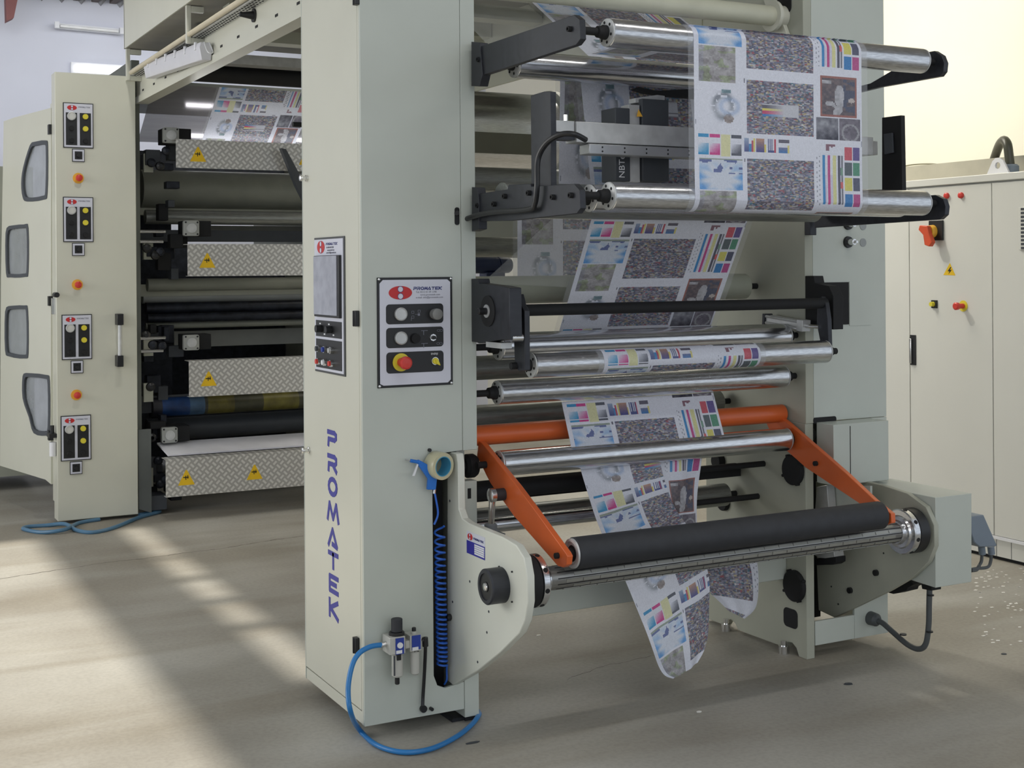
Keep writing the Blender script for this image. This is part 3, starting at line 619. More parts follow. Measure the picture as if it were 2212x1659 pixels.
# black cross bar with arms
SB=thing('swing_bar','thick black cross bar carrying the two short swing arms','cross bar',(1.1,-.14,1.41))
MB().cyl((.49,-.145,1.409),(1.84,-.145,1.409),.02,24).build('bar',MATB,SB)
ar=[(1112,640),(1120,635),(1124,650),(1126,660),(1133,672),(1134,800),(1120,802),(1112,790),(1110,740),(1106,720),(1106,660)]
MB().prism([aX(x,y,.47) for x,y in ar],(.02,0,0)).build('swing_arm',BLACKM,SB,.002)
ar2=[(1774,640),(1783,655),(1788,690),(1790,760),(1786,768),(1779,768),(1772,740),(1764,700),(1765,655)]
MB().prism([aX(x,y,1.82) for x,y in ar2],(.02,0,0)).build('swing_arm',BLACKM,SB,.002)
BK=thing('bearing_block','square black bearing block bolted on the left frame edge at the swing bar','bearing block',(.42,-.05,1.2))
bq=[(1018,602),(1032,602),(1034,612),(1082,618),(1100,622),(1102,734),(1080,734),(1034,742),(1030,740),(1018,738)]
MB().prism([aX(x,y,.40) for x,y in bq],(.045,0,0)).build('block_body',BLACKM,BK,.002)
c=aX(1055,672,.40);MB().lathe(c,NX,[(0,.052),(.004,.052),(.006,.04)],32).build('bearing_cover',MATB,BK);MB().lathe(c-[.005,0,0],NX,[(0,.022),(.004,.022),(.004,.016)],24).build('steel_ring',ALU,BK);MB().cyl(c-[.004,0,0],c-[.04,0,0],.012,14,bev=.003).build('shaft_end',BLK,BK)
MB().box(.40,.44,c[1]-.09,c[1]+.02,aX(1050,742,.4)[2]-.012,aX(1050,738,.4)[2]).build('lower_clamp',ALU,BK)
MB().cyl(aX(1110,730,.42)-[.01,0,0],aX(1110,730,.42)+[.03,0,0],.013,16).build('pivot_pin',STEEL,BK)
MB().cyl((.447,-.145,1.409),(.49,-.145,1.409),.034,24).build('bar_hub',MATB,BK)
BK2=thing('bearing_block','black bearing block on the right frame edge at the swing bar','bearing block',(1.87,-.05,1.2))
MB().prism([aX(x,y,1.86) for x,y in((1739,596),(1757,596),(1760,612),(1790,618),(1800,640),(1800,712),(1740,706))],(.05,0,0)).build('block_body',MATB,BK2,.002)
# pneumatic cylinder
PC=thing('pneumatic_cylinder','small aluminium pneumatic cylinder beside the right swing arm','pneumatic cylinder',(1.84,.1,1.3))
a=aX(1660,690,1.82);b=aX(1742,704,1.82);c=aX(1770,706,1.82)
dd=(b-a)/np.linalg.norm(b-a);nn=np.cross(dd,XR)
def bar(mb,a,b,w_,h_):
    a=np.array(a,float);b=np.array(b,float);d=(b-a)/np.linalg.norm(b-a);s=np.array([1.,0,0])*w_/2;v=np.cross(d,[1.,0,0]);v/=np.linalg.norm(v);v*=h_/2
    return mb.prism([a-s-v,a+s-v,a+s+v,a-s+v],b-a)
mb_=MB();
for s,v in((-1,-1),(-1,1),(1,-1),(1,1)): mb_.cyl(a+[s*.013,0,0]+nn*v*.013,b-dd*.035+[s*.013,0,0]+nn*v*.013,.006,8)
bar(mb_,a,b-dd*.035,.026,.03);mb_.build('barrel',ALU,PC)
mb_=MB();bar(mb_,b-dd*.035,b,.042,.045);mb_.build('front_head',ALU,PC,.002);mb_=MB();bar(mb_,a-dd*.015,a,.042,.045);mb_.build('rear_cap',BLACKM,PC,.002)
MB().cyl(b,c,.008,12).build('piston_rod',STEEL,PC)
# ================= BLACK ARMS ON LEFT FRAME =================
def arm(label,X,poly,thick,bolts,root,name='roller_arm'):
    t=thing(name,label,'arm',aX(*poly[0],X))
    MB().prism([aX(x,y,X) for x,y in poly],(thick,0,0)).build('arm_plate',BLACKM,t,.0015)
    MB().prism([aX(x,y,X-.006) for x,y in root],(thick+.012,0,0)).build('mounting_plate',BLACKM,t,.0015)
    for px in bolts: p=aX(*px,X);MB().lathe(p,NX,[(0,.0085),(.012,.0085),(.012,.005),(.006,.005)],14).build('socket_bolt',MATB,t)
    return t
XAM=.40
arm('black plate arm rising from the left frame to the top front roller',XAM,[(1038,100),(1240,32),(1252,42),(1254,84),(1244,97),(1036,165)],.020,[(1233,63),(1037,129)],[(1018,90),(1036,92),(1042,160),(1036,186),(1018,186)])
arm('black arm from the left frame to the lower front roller, with a cable tied on',XAM,[(1024,420),(1096,409),(1098,399),(1146,397),(1147,403),(1240,397),(1252,410),(1254,450),(1246,461),(1100,477),(1024,478)],.020,[(1035,444),(1070,441),(1093,424),(1145,417),(1197,426),(1236,422)],[(1019,404),(1030,405),(1034,430),(1034,495),(1019,500)])
XM=1.862
arm('black plate arm carrying the right end of the top front roller',XM,[(1760,210),(1880,180),(1990,115),(2018,110),(2034,120),(2040,136),(2038,155),(2030,165),(1900,188),(1760,222)],.020,[],[(1752,190),(1764,190),(1764,240),(1752,240)])
arm('black plate arm carrying the right end of the lower front roller',XM,[(1757,470),(1985,424),(2020,421),(2038,430),(2043,446),(2041,464),(2030,474),(1760,492)],.020,[],[(1738,478),(1750,478),(1750,508),(1738,508)])
for px,Z in(((2020,135),2.258),((2020,440),1.766)): pass
UP=thing('upright_plate','tall black upright plate on the lower left arm in front of the drum','plate',aX(1165,400,.43))
UY0,UY1=aX(1190,300,.425)[1],aX(1147,300,.425)[1]
zt_=aX(1147,206,.425)[2];zt2=aX(1188,198,.425)[2];zb_=aX(1160,405,.425)[2]
MB().prism([(.425,UY1,zb_),(.425,UY0,zb_),(.425,UY0,zt2),(.425,UY0+.04,zt2+.005),(.425,UY1,zt_)],(.02,0,0)).build('plate_body',BLACKM,UP,.0015)
RU=thing('upright_plate','tall black upright plate at the right end of the sensor beam','plate',aX(1925,400,1.87))
MB().prism([aX(x,y,1.87) for x,y in((1905,254),(1946,249),(1949,412),(1957,420),(1905,420))],(.02,0,0)).build('plate_body',MATB,RU,.0015)
MB().prism([aX(x,y,1.868) for x,y in((1912,290),(1930,287),(1932,330),(1914,334))],(-.008,0,0)).build('clamp_plate',DARKG,RU,.001)
CB=tag(MB().tube([aY(987,460,-.005),aX(992,482,.395),aX(1010,472,.385),aX(1060,459,.38),aX(1140,453,.38),aX(1155,440,.38),aX(1160,400,.38),aX(1162,345,.39),aX(1180,310,.40),aX(1210,291,.42),aX(1240,290,.45),aX(1265,302,.5)],.009,10,6).build('cable',BLK,None),'black cable bundle running from the left column along the lower arm to the sensor beam','cable')
# ================= SENSOR BEAM =================
YS=-.42
SN=thing('sensor_beam','horizontal aluminium sensor beam between the two black upright plates','beam',(1.2,YS,1.95))
p=aY(1245,262,YS);q=aY(1245,307,YS);q2=aY(1265,333,YS)
bx('beam_body',ALU,SN,p[0],1.83,YS,YS+.07,q[2],p[2],.002)
bx('cover_strip',mat('brushed_strip',(.5,.51,.52,1),.35,.8),SN,p[0]+.04,1.5,YS-.012,YS+.05,q2[2],q[2]-.004,.003)
a=aY(1191,258,YS);b=aY(1246,286,YS);bx('end_block',ALU,SN,a[0],b[0]-.002,YS+.01,YS+.06,b[2],a[2],.002)
bx('end_clamp',BLACKM,SN,a[0],b[0]-.002,YS+.01,YS+.06,aY(1200,300,YS)[2],b[2]-.001)
bx('end_stub',ALU,SN,1.831,1.866,YS+.015,YS+.055,q[2]+.004,p[2]-.012,.002)
for x,y in((1194,252),(1222,256),(1194,292)): p_=aY(x,y,YS+.03);MB().cyl(p_-[0,0,.012],p_+[0,0,.012],.007,8).build('bolt',STEEL,SN)
dm=MB()
for k in range(12):
    for z in(.3,.7): xx=p[0]+.09+k*.085;dm.cyl((xx,YS-.0128,q2[2]+(q[2]-.004-q2[2])*z),(xx,YS-.012,q2[2]+(q[2]-.004-q2[2])*z),.003,8)
dm.build('tapped_hole',MATB,SN)
CM=thing('camera_head','dark grey inspection camera housing hung on the sensor beam','camera',(.95,YS+.1,1.8))
Yc=YS+.075
a=aY(1376,212,Yc);b=aY(1446,393,Yc);bx('housing',DARKG,CM,a[0]+.02,b[0],Yc,Yc+.07,b[2],a[2],.003)
a=aY(1329,232,Yc);b=aY(1362,392,Yc);h2=bx('side_housing',DARKG,CM,a[0],b[0],Yc,Yc+.09,b[2],a[2],.003)
a2=aY(1362,225,Yc);b2=aY(1376,393,Yc);bx('mount_rail',ALU,CM,a2[0],b2[0]+.019,Yc+.01,Yc+.06,b2[2],a2[2],.001)
text('side_text','NBTech',aY(1349,385,Yc)-[0,.001,0],(0,0,1),(-1,0,0),.032,WHITE,CM)
tw=[aY(x,y,Yc-.001) for x,y in((1379,236),(1388,252),(1375,252))];MB().prism(tw,(0,-.001,0)).build('warning_sticker',OYEL,CM)
MB().prism([aY(x,y,Yc+.02) for x,y in((1372,212),(1420,205),(1436,207),(1436,216),(1422,222),(1372,222))],(0,.04,0)).build('top_bracket',ALU,CM,.001)
HB=tag(MB().prism([aY(x,y,-.25) for x,y in((1418,196),(1500,192),(1700,200),(1700,222),(1500,212),(1440,207),(1395,200),(1370,192),(1380,188))],(0,.03,0)).build('hose_bundle',MATB,None),'black hose bundle above the inspection camera behind the front film','hose bundle')
# ================= ORANGE LAY-ON FRAME =================
OF=thing('lay_on_frame','orange painted lay-on frame with a cross tube and two tapering arms','frame',(1.1,.05,.7))
MB().cyl((.44,.13,.96),(1.85,.13,.96),.036,32).build('cross_tube',ORANGE,OF)
XO=.475
oa=[(1034,952),(1042,958),(1118,1052),(1150,1095),(1222,1194),(1226,1202),(1224,1220),(1216,1226),(1205,1223),(1110,1115),(1060,1045),(1052,1030),(1030,985)]
MB().prism([aX(x,y,XO) for x,y in oa],(.02,0,0)).build('left_arm',ORANGE,OF,.002)
oa2=[(1642,884),(1650,877),(1662,884),(1700,912),(1830,1025),(1888,1080),(1925,1110),(1926,1130),(1910,1135),(1860,1090),(1740,1010),(1695,970),(1660,925)]
MB().prism([aX(x,y,1.825) for x,y in oa2],(.02,0,0)).build('right_arm',ORANGE,OF,.002)
for px,X in(((1206,1200),XO),((1764,1001),1.825)): MB().cyl(aX(*px,X)-[.012,0,0],aX(*px,X),.0095,14).build('arm_bolt',MATB,OF)
c=aX(1030,1005,XO);MB().cyl((.40,c[1]+.0,c[2]),(XO-.045,c[1],c[2]),.018,16).build('pivot_shaft',MATB,OF)
MB().lathe((XO-.05,c[1],c[2]),XR,[(0,.03),(.01,.042),(.035,.042),(.045,.036)],28).build('pivot_boss',MATB,OF)
RR=thing('rubber_roller','thick black rubber-covered lay-on roller held by the orange arms','roller',(1.17,-.46,.65))
RY,RZ=-.455,.648
MB().lathe((.528,RY,RZ),XR,[(0,.046),(.004,.050),(1.285,.050),(1.289,.046)],64).build('rubber_sleeve',RUBBER,RR)
MB().lathe((.5275,RY,RZ),NX,[(0,.036),(0,.0475),(.006,.0465),(.007,.037),(.003,.035)],40).build('end_ring',ALU,RR)
MB().lathe((.527,RY,RZ),NX,[(0,.034),(.002,.034),(.003,.018),(.03,.018)],28).build('axle_end',MATB,RR)
MB().lathe((1.8175,RY,RZ),XR,[(0,.02),(.02,.02)],20).build('axle_end',MATB,RR)
# rewind shaft
SH=thing('rewind_shaft','long fluted air shaft under the rubber roller with chrome chucks at both ends','shaft',(1.2,SY,SZ))
mb_=MB();mb_.lathe((.455,SY,SZ),XR,[(0,.034),(.02,.038),(1.50,.038),(1.53,.034)],40).build('shaft_body',mat('anodised_shaft',(.30,.30,.29,1),.35,.8,noise=.1,scale=30,aniso=(1,8,8)),SH)
st_=MB();sl=MB()
for k in range(12):
    a_=2*math.pi*k/12+.13;cy,cz=SY+.0382*math.cos(a_),SZ+.0382*math.sin(a_);t=np.array([0,-math.sin(a_),math.cos(a_)]);nn=np.array([0,math.cos(a_),math.sin(a_)])
    for j in range(22):
        x0=.53+j*.064+(.03 if k%2 else 0);st_.prism([(x0,cy,cz)-t*.005-nn*.001,(x0+.06,cy,cz)-t*.005-nn*.001,(x0+.06,cy,cz)+t*.005-nn*.001,(x0,cy,cz)+t*.005-nn*.001],nn*.0022)
    a_+=math.pi/12;cy,cz=SY+.0381*math.cos(a_),SZ+.0381*math.sin(a_);t=np.array([0,-math.sin(a_),math.cos(a_)]);nn=np.array([0,math.cos(a_),math.sin(a_)])
    sl.prism([(.50,cy,cz)-t*.0015-nn*.001,(1.97,cy,cz)-t*.0015-nn*.001,(1.97,cy,cz)+t*.0015-nn*.001,(.50,cy,cz)+t*.0015-nn*.001],nn*.0014)
st_.build('grip_leaf',mat('grip_leaf_metal',(.36,.36,.33,1),.4,.6),SH);sl.build('shaft_groove',MATB,SH)
def chuck(x,s):
    MB().lathe((x,SY,SZ),(s,0,0),[(0,.078),(.004,.084),(.048,.084),(.052,.078),(.052,.05)],48).build('chuck_ring_black',MATB if s>0 else BLK,SH)
    c_=MB().lathe((x+s*.052,SY,SZ),(s,0,0),[(0,.080),(.002,.084),(.022,.084),(.026,.080),(.026,.062),(.034,.058),(.036,.046),(.05,.044),(.052,.038)],48).build('chuck_flange',CHROME,SH)
    bm=MB()
    for k in range(8): a_=k*math.pi/4+.2;bm.cyl((x+s*.064,SY+.0852*math.cos(a_),SZ+.0852*math.sin(a_)),(x+s*.064,SY+.07*math.cos(a_),SZ+.07*math.sin(a_)),.008,10)
    bm.build('chuck_screw',MATB,c_)
chuck(.372,1);chuck(XP-.012,-1)
MB().lathe((XL+.026,SY,SZ),XR,[(0,.05),(.03,.05)],32).build('hub',MATB,SH)
# ================= TOP PIPE & UPPER STRUCTURE =================
TP=thing('cross_pipe','thick cream painted cross pipe at the top between the frames','pipe',(1.1,.1,2.55))
pz=aY(1600,25,.12);MB().cyl((.42,.12,pz[2]-.005),(1.80,.12,pz[2]-.005),.040,32).build('pipe',mat('cream_pipe',S(196,196,176),.4),TP)
MB().lathe((1.80,.12,pz[2]-.005),XR,[(0,.062),(.015,.062),(.015,.045),(.06,.045)],32).build('pipe_flange',CREAM,TP)
MB().prism([aX(x,y,1.84) for x,y in((1645,-10),(1668,-10),(1700,76),(1668,76),(1668,50))],(.02,0,0)).build('gusset',CREAM,TP,.002)
# catwalk beam, side panel, lamp
UB=thing('bridge_beam','cream steel bridge beam running from the rear cabinet over to the front column','beam',(.25,2.5,2.62))
zb0=2.628
bx('beam_web',CREAM,UB,.238,.25,.60,4.5,zb0,2.83);bx('lower_flange',CREAM,UB,.238,.31,.60,4.5,zb0-.01,zb0)
bx('beam_lip',CREAM,UB,.228,.24,.60,4.5,zb0-.012,zb0+.03)
for k in range(12): yy=1.0+k*.3;bx('beam_slot',MATB,UB,.2365,.2385,yy,yy+.04,zb0+.05,zb0+.062)
MB().lathe((.237,1.95,2.74),NX,[(0,.032),(.008,.032),(.008,.02),(.02,.018),(.07,.010)],24).build('beam_nozzle',BLK,UB)
CW=thing('walkway_panel','tall cream side panel of the upper walkway at the top left','panel',(.146,3.3,2.94))
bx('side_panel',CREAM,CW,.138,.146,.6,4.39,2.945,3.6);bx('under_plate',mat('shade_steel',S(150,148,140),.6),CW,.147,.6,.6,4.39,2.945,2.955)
bx('end_panel',CREAM,CW,.138,.9,4.38,4.4,2.945,3.6)
BRK=MATS['cream_paint']
for yy in(4.36,2.85,1.4):
    t=thing('hanger_frame','cream square hanger frame under the walkway '+{4.36:'beside the rear cabinet',2.85:'holding the lamp and pipe',1.4:'nearest the front column'}[yy],'bracket',(.2,yy,2.7),'hanger frames under the walkway')
    h0=2.745
    bx('hanger_post',CREAM,t,.146,.168,yy,yy+.03,h0,2.943);bx('hanger_rail',CREAM,t,.169,.237,yy,yy+.03,h0,h0+.028);bx('hanger_rail',CREAM,t,.169,.237,yy,yy+.03,2.91,2.94)
CT=thing('cable_tray','perforated steel cable tray running under the walkway','cable tray',(.2,2.8,2.78))
bx('tray_floor',ALU,CT,.178,.237,.62,4.35,2.775,2.779)
pm=MB()
for k in range(90):
    for j in range(3): pm.box(.184+j*.018,.192+j*.018,.66+k*.041,.68+k*.041,2.7735,2.7752)
q=pm.build('tray_perforation',MATB,CT);q['kind']='stuff'
bx('tray_side',ALU,CT,.174,.178,.62,4.35,2.775,2.815)
PP=tag(MB().cyl((.160,.62,2.80),(.160,4.30,2.785),.014,16).build('cable_pipe',mat('ivory_pipe',S(206,196,172),.4),None),'ivory conduit pipe lying along the cable tray','pipe')
LM=thing('lamp_fixture','long milky weatherproof tube lamp hanging under the cable tray','lamp',(.2,3.2,2.68))
la=aX(446,104,.20);lb=aX(324,148,.20)
sec=[(-.030,.030),(.022,.030),(.032,.006),(.024,-.062),(-.026,-.062),(-.038,.004)]
m_=MB();n6=len(sec);m_.add([(.20+x,la[1],la[2]+z) for x,z in sec]+[(.20+x,lb[1],lb[2]+z) for x,z in sec],[tuple(range(n6)),tuple(range(n6,2*n6))[::-1]]+[(k,(k+1)%n6,(k+1)%n6+n6,k+n6) for k in range(n6)])
m_.build('lamp_lens',LENS,LM,.004)
for k in range(6):
    q=la+(lb-la)*(.06+.17*k);MB().box(.158,.167,q[1]-.012,q[1]+.012,q[2]-.006,q[2]+.034).build('lens_clip',WHITE,LM)
MB().tube([la+[-.012,0,.03],la+[-.012,-.07,-.03],la+[.014,-.07,-.03],la+[.014,0,.03]],.003,8).build('hanging_wire',WHITE,LM)
for i,(yy,zz,hh,mm) in enumerate(((1.5,2.85,.09,DULLP),(2.1,2.86,.07,DULLP),(2.7,2.88,.09,DULLP),(3.3,2.86,.07,DULLP),(3.9,2.82,.06,ALU))):
    tag(bx('cross_beam',mm,None,.33,1.86,yy,yy+.12,zz,zz+hh),'dull cross beam under the bridge, '+('nearest the front column','next behind the nearest one','middle one of five','fourth from the front','thin bright one just before the printing unit')[i],'beam','cross beams under the bridge')
tag(MB().cyl((.33,4.1,2.78),(1.86,4.1,2.78),.055,24).build('guide_roller',MATB,None),'matt black roller above the glossy film of the rear printing unit','roller')
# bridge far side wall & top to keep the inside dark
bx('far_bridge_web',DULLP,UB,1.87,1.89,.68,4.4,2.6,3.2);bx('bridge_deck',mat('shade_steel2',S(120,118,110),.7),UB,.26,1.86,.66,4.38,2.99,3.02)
# ================= REAR PRINTING UNIT =================
RC=thing('unit_cabinet','narrow cream cabinet of the rear printing unit with four stacked control panels','cabinet',(-.03,4.6,0))
MB().box(-.28,.205,4.39,4.52,.02,2.775).build('cabinet_body',CREAM,RC,.004)
bx('side_return',CREAM,RC,-.275,-.265,4.52,4.60,.12,2.6)
cpy=[1.0]
def upanel(px0,px1,first=None):
    a=aY(*px0,4.385);b=aY(*px1,4.385);return a,b
PAN=[((136,221),(202,321)),((136,425),(201,524)),((133,680),(200,779)),((131,899),(197,1000))]
a,b=upanel(*PAN[0]);w_=b[0]-a[0];h_=a[2]-b[2]
P0=bx('control_panel',mat('panel_rim2',S(30,31,34),.4),RC,a[0],b[0],4.383,4.39,b[2],a[2])
bx('panel_face',LABELW,P0,a[0]+.005,b[0]-.005,4.381,4.383,b[2]+.005,a[2]-.005)
for s in(0,1): bx('black_field',BLK,P0,a[0]+w_*(.085+.46*s),a[0]+w_*(.455+.46*s),4.3795,4.381,b[2]+h_*.06,b[2]+h_*.78)
logo(P0,(a[0]+w_*.29,4.381,a[2]-h_*.11),XR,ZU,NY,w_*.16,h_*.055)
g=MB()
for i,ch in enumerate('PROMATEK'): glyph(g,ch,(a[0]+w_*(.5+.05*i),4.381,a[2]-h_*.105),XR,ZU,w_*.04,h_*.03,.0016,.0006)
g.build('brand_text',TXTG,P0)
MB().lathe((a[0]+w_*.27,4.3795,a[2]-h_*.3),NY,[(0,.026),(.015,.026),(.016,.022),(.012,.021)],24).build('gauge',ALU,P0);MB().lathe((a[0]+w_*.27,4.368,a[2]-h_*.3),NY,[(0,.021),(.001,.021)],20).build('gauge_face',mat('dial_face',S(200,200,196),.6),P0)
for z_ in(.3,.57): MB().lathe((a[0]+w_*.73,4.3795,a[2]-h_*z_),NY,[(0,.017),(.012,.016)],20).build('yellow_button',YEL,P0)
for x_,z_ in((.27,.57),(.27,.84),(.73,.84)): MB().lathe((a[0]+w_*x_,4.3795,a[2]-h_*z_),NY,[(0,.016),(.015,.014)],16).build('black_knob',MATB,P0)
sw=bx('switch_box',mat('panel_rim2',S(30,31,34),.4),RC,a[0]+w_*.29,a[0]+w_*.70,4.382,4.39,b[2]-.085,b[2]-.006)
bx('switch_face',LABELW,sw,a[0]+w_*.31,a[0]+w_*.68,4.380,4.382,b[2]-.081,b[2]-.010);bx('switch_field',BLK,sw,a[0]+w_*.37,a[0]+w_*.62,4.3785,4.380,b[2]-.070,b[2]-.021)
MB().lathe((a[0]+w_*.49,4.3785,b[2]-.046),NY,[(0,.014),(.02,.011)],16).build('switch_knob',BLK,sw)
zs=[]
for i,(p0,p1) in enumerate(PAN[1:]):
    a2,b2=upanel(p0,p1);off=(a2[0]-a[0]+.0,0,a2[2]-a[2]);duppart(P0,RC,off);duppart(sw,RC,off)
for px in((169,385),(167,615),(165,853)):
    c=aY(*px,4.39);e=MB().lathe(c,NY,[(0,.033),(.003,.033)],24).build('emergency_ring',OYEL,RC)
    MB().lathe(c+[0,-.003,0],NY,[(0,.014),(.02,.014),(.024,.02),(.036,.021),(.04,.015)],20).build('emergency_button',REDP,e)
c=aY(259,690,4.33);d_=aY(259,780,4.33)
hd=MB().cyl(d_,c,.013,16).build('handle',ALU,RC)
for q_ in(c,d_): MB().box(q_[0]-.019,q_[0]+.019,4.31,4.389,q_[2]-.035,q_[2]+.035).build('handle_end',BLK,hd,.003)
# door leaf
DN=np.array([-.204,.979,0]);NN=np.array([-.979,-.204,0]);DP0=np.array([-.285,4.585,0])
def dp(x,y,off=0): return aP(x,y,DP0+NN*off,NN)
DR=thing('side_door','cream side door with four rounded windows standing at the far left','door',DP0+[0,0,.1])
dpoly=[(8,262),(30,254),(110,233),(110,1046),(98,1036),(62,1025),(0,1006),(2,600)]
wins=[[(75,309),(98,306),(103,320),(102,415),(94,429),(60,433),(51,424),(48,395),(52,362),(66,316)],
 [(22,490),(52,487),(61,495),(61,585),(54,596),(24,597),(15,588),(14,505)],
 [(22,663),(52,662),(60,672),(61,760),(54,772),(22,768),(13,755),(13,675)],
 [(58,808),(98,812),(107,826),(107,928),(99,938),(74,933),(64,900),(51,860),(51,815)]]
# door skin with real openings, triangulated
def holed(outer,holes,vec,name,m,parent):
    bm=bmesh.new();base=BASE[parent.name];edges=[]
    for loop in [outer]+holes:
        vs=[bm.verts.new(p-base) for p in loop];edges+=[bm.edges.new((vs[i],vs[(i+1)%len(vs)])) for i in range(len(vs))]
    r_=bmesh.ops.triangle_fill(bm,edges=edges,use_beauty=True)
    ex=bmesh.ops.extrude_face_region(bm,geom=list(bm.faces));bmesh.ops.translate(bm,verts=[g_ for g_ in ex['geom'] if isinstance(g_,bmesh.types.BMVert)],vec=Vector(vec))
    bmesh.ops.recalc_face_normals(bm,faces=bm.faces);me=bpy.data.meshes.new(name);bm.to_mesh(me);bm.free();me.materials.append(m)
    o=bpy.data.objects.new(name,me);C.objects.link(o);o.parent=parent;BASE[o.name]=base;return o
outer=[dp(x,y) for x,y in dpoly];hs=[[q for q in smooth([dp(x,y) for x,y in w2]+[dp(*w2[0])],3)[:-1]] for w2 in wins]
holed(outer,hs,-NN*.03,'door_panel',CREAM,DR)
GL=mat('door_glass',S(176,182,188),.12,noise=.08,scale=6,alpha=.55)
for h_i in hs:
    cen=sum(h_i)/len(h_i);inn=[cen+(q-cen)*.9+NN*.004 for q in h_i];ou=[cen+(q-cen)*1.04+NN*.004 for q in h_i]
    fr_=MB().ring(ou,inn,-NN*.012).build('window_seal',mat('rubber_seal',S(72,76,82),.6),DR)
    MB().prism([cen+(q-cen)*.93-NN*.012 for q in h_i],-NN*.004).build('window_pane',GL,fr_)
for y in(280,650,940): p=dp(108,y,.004);MB().box(p[0]-.012,p[0]+.02,p[1]-.03,p[1]+.02,p[2]-.03,p[2]+.03).build('hinge',BLK,DR)
# interior behind door (machine side seen through panes)
tag(bx('equipment_box',DULLP,None,-.9,-.2,5.9,6.6,.1,2.3),'grey equipment box seen dimly through the side door windows','equipment')
# small valve column between door and cabinet
VC=thing('door_valve','small white valve cylinder with black fittings between side door and cabinet','valve',aX(118,1000,-.29))
p=aX(114,955,-.30);q=aX(114,985,-.30);MB().cyl(q,p,.02,16).build('valve_cylinder',WHITE,VC)
p=aX(113,940,-.30);MB().box(p[0]-.025,p[0]+.02,p[1]-.05,p[1]+.05,p[2]-.012,p[2]+.012).cyl(p,p+[0,0,.06],.012,10).build('valve_head',BLK,VC)
p=aX(122,637,-.29);MB().cyl(p+[0,.06,0],p+[0,-.02,0],.016,12).build('door_knob',BLK,VC)
MB().box(-.30,-.281,4.43,4.46,aX(122,680,-.29)[2],aX(122,645,-.29)[2]).build('latch_plate',STEEL,VC)
# unit frame and interior
UF=thing('printing_unit','dark interior frame of the rear printing unit behind the tread plates','printing unit',(1.1,5.5,0))
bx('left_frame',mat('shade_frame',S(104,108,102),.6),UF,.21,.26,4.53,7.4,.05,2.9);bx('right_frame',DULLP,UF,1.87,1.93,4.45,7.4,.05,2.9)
for (z0,z1,y,mm) in((2.02,2.12,5.2,'a'),(1.93,2.01,5.0,'b'),(1.38,1.46,4.9,'b')): bx('inner_crossbar',MATS['dull_cream_paint'],UF,.27,1.86,y,y+.1,z0,z1)
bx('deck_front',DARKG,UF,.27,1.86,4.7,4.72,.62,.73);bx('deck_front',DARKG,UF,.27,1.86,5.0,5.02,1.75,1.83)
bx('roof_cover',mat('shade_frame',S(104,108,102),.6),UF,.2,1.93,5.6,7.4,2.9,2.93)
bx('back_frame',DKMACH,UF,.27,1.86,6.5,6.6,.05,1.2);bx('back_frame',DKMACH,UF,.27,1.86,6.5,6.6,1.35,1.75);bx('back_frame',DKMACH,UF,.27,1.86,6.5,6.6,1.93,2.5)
def zY(y,Y): return aY(520,y,Y)[2]
def croll(y0,y1,Y,m,label,name='press_cylinder',x0=.36,x1=1.8):
    a=zY(y0,Y);b=zY(y1,Y);return tag(MB().cyl((x0,Y,(a+b)/2),(x1,Y,(a+b)/2),(a-b)/2,40).build(name,m,None),label,'cylinder')
LG=mat('dull_drum_paint',S(128,130,120),.5,noise=.04)
croll(372,452,5.0,LG,'big dull grey-green impression drum under the top tread plate')
croll(456,486,4.85,GREYROL,'dark smooth cylinder below the big drum')
croll(600,627,4.8,LG,'pale cylinder directly under the second tread plate')
croll(628,652,4.95,mat('pale_roll',S(170,172,168),.5),'pale marked cylinder between second and third tread plates')
croll(650,674,4.85,DKMACH,'black inking cylinder below the pale marked one')
croll(674,692,4.8,DKMACH,'thin black cylinder second below the pale marked one')
croll(692,706,4.85,LG,'thin pale rod cylinder above the third plate servo')
croll(872,893,4.75,DKMACH,'black cylinder under the blue and yellow plate cylinder')
croll(893,940,4.85,DARKG,'dark grey drum above the lowest tread plate')
# coloured plate cylinder
Yc=4.7;a=zY(850,Yc);b=zY(890,Yc);z0=(a+b)/2;r0=(a-b)/2
PCY=thing('plate_cylinder','plate cylinder with blue and yellow printing plates under the third tread plate','cylinder',(1,Yc,z0))
for x0,x1,cc in((.36,.42,S(40,40,50)),(.42,.60,S(22,58,110)),(.60,.70,S(62,90,118)),(.70,.72,S(50,50,40)),(.72,.9,S(92,86,34)),(.9,1.1,S(60,60,40)),(1.1,1.35,S(104,98,40)),(1.35,1.8,S(60,60,45))):
    MB().cyl((x0,Yc,z0),(x1,Yc,z0),r0,32).build('printing_plate',mat('plate_%d_%d'%(x0*100,x1*100),cc,.45,noise=.25,scale=12),PCY)
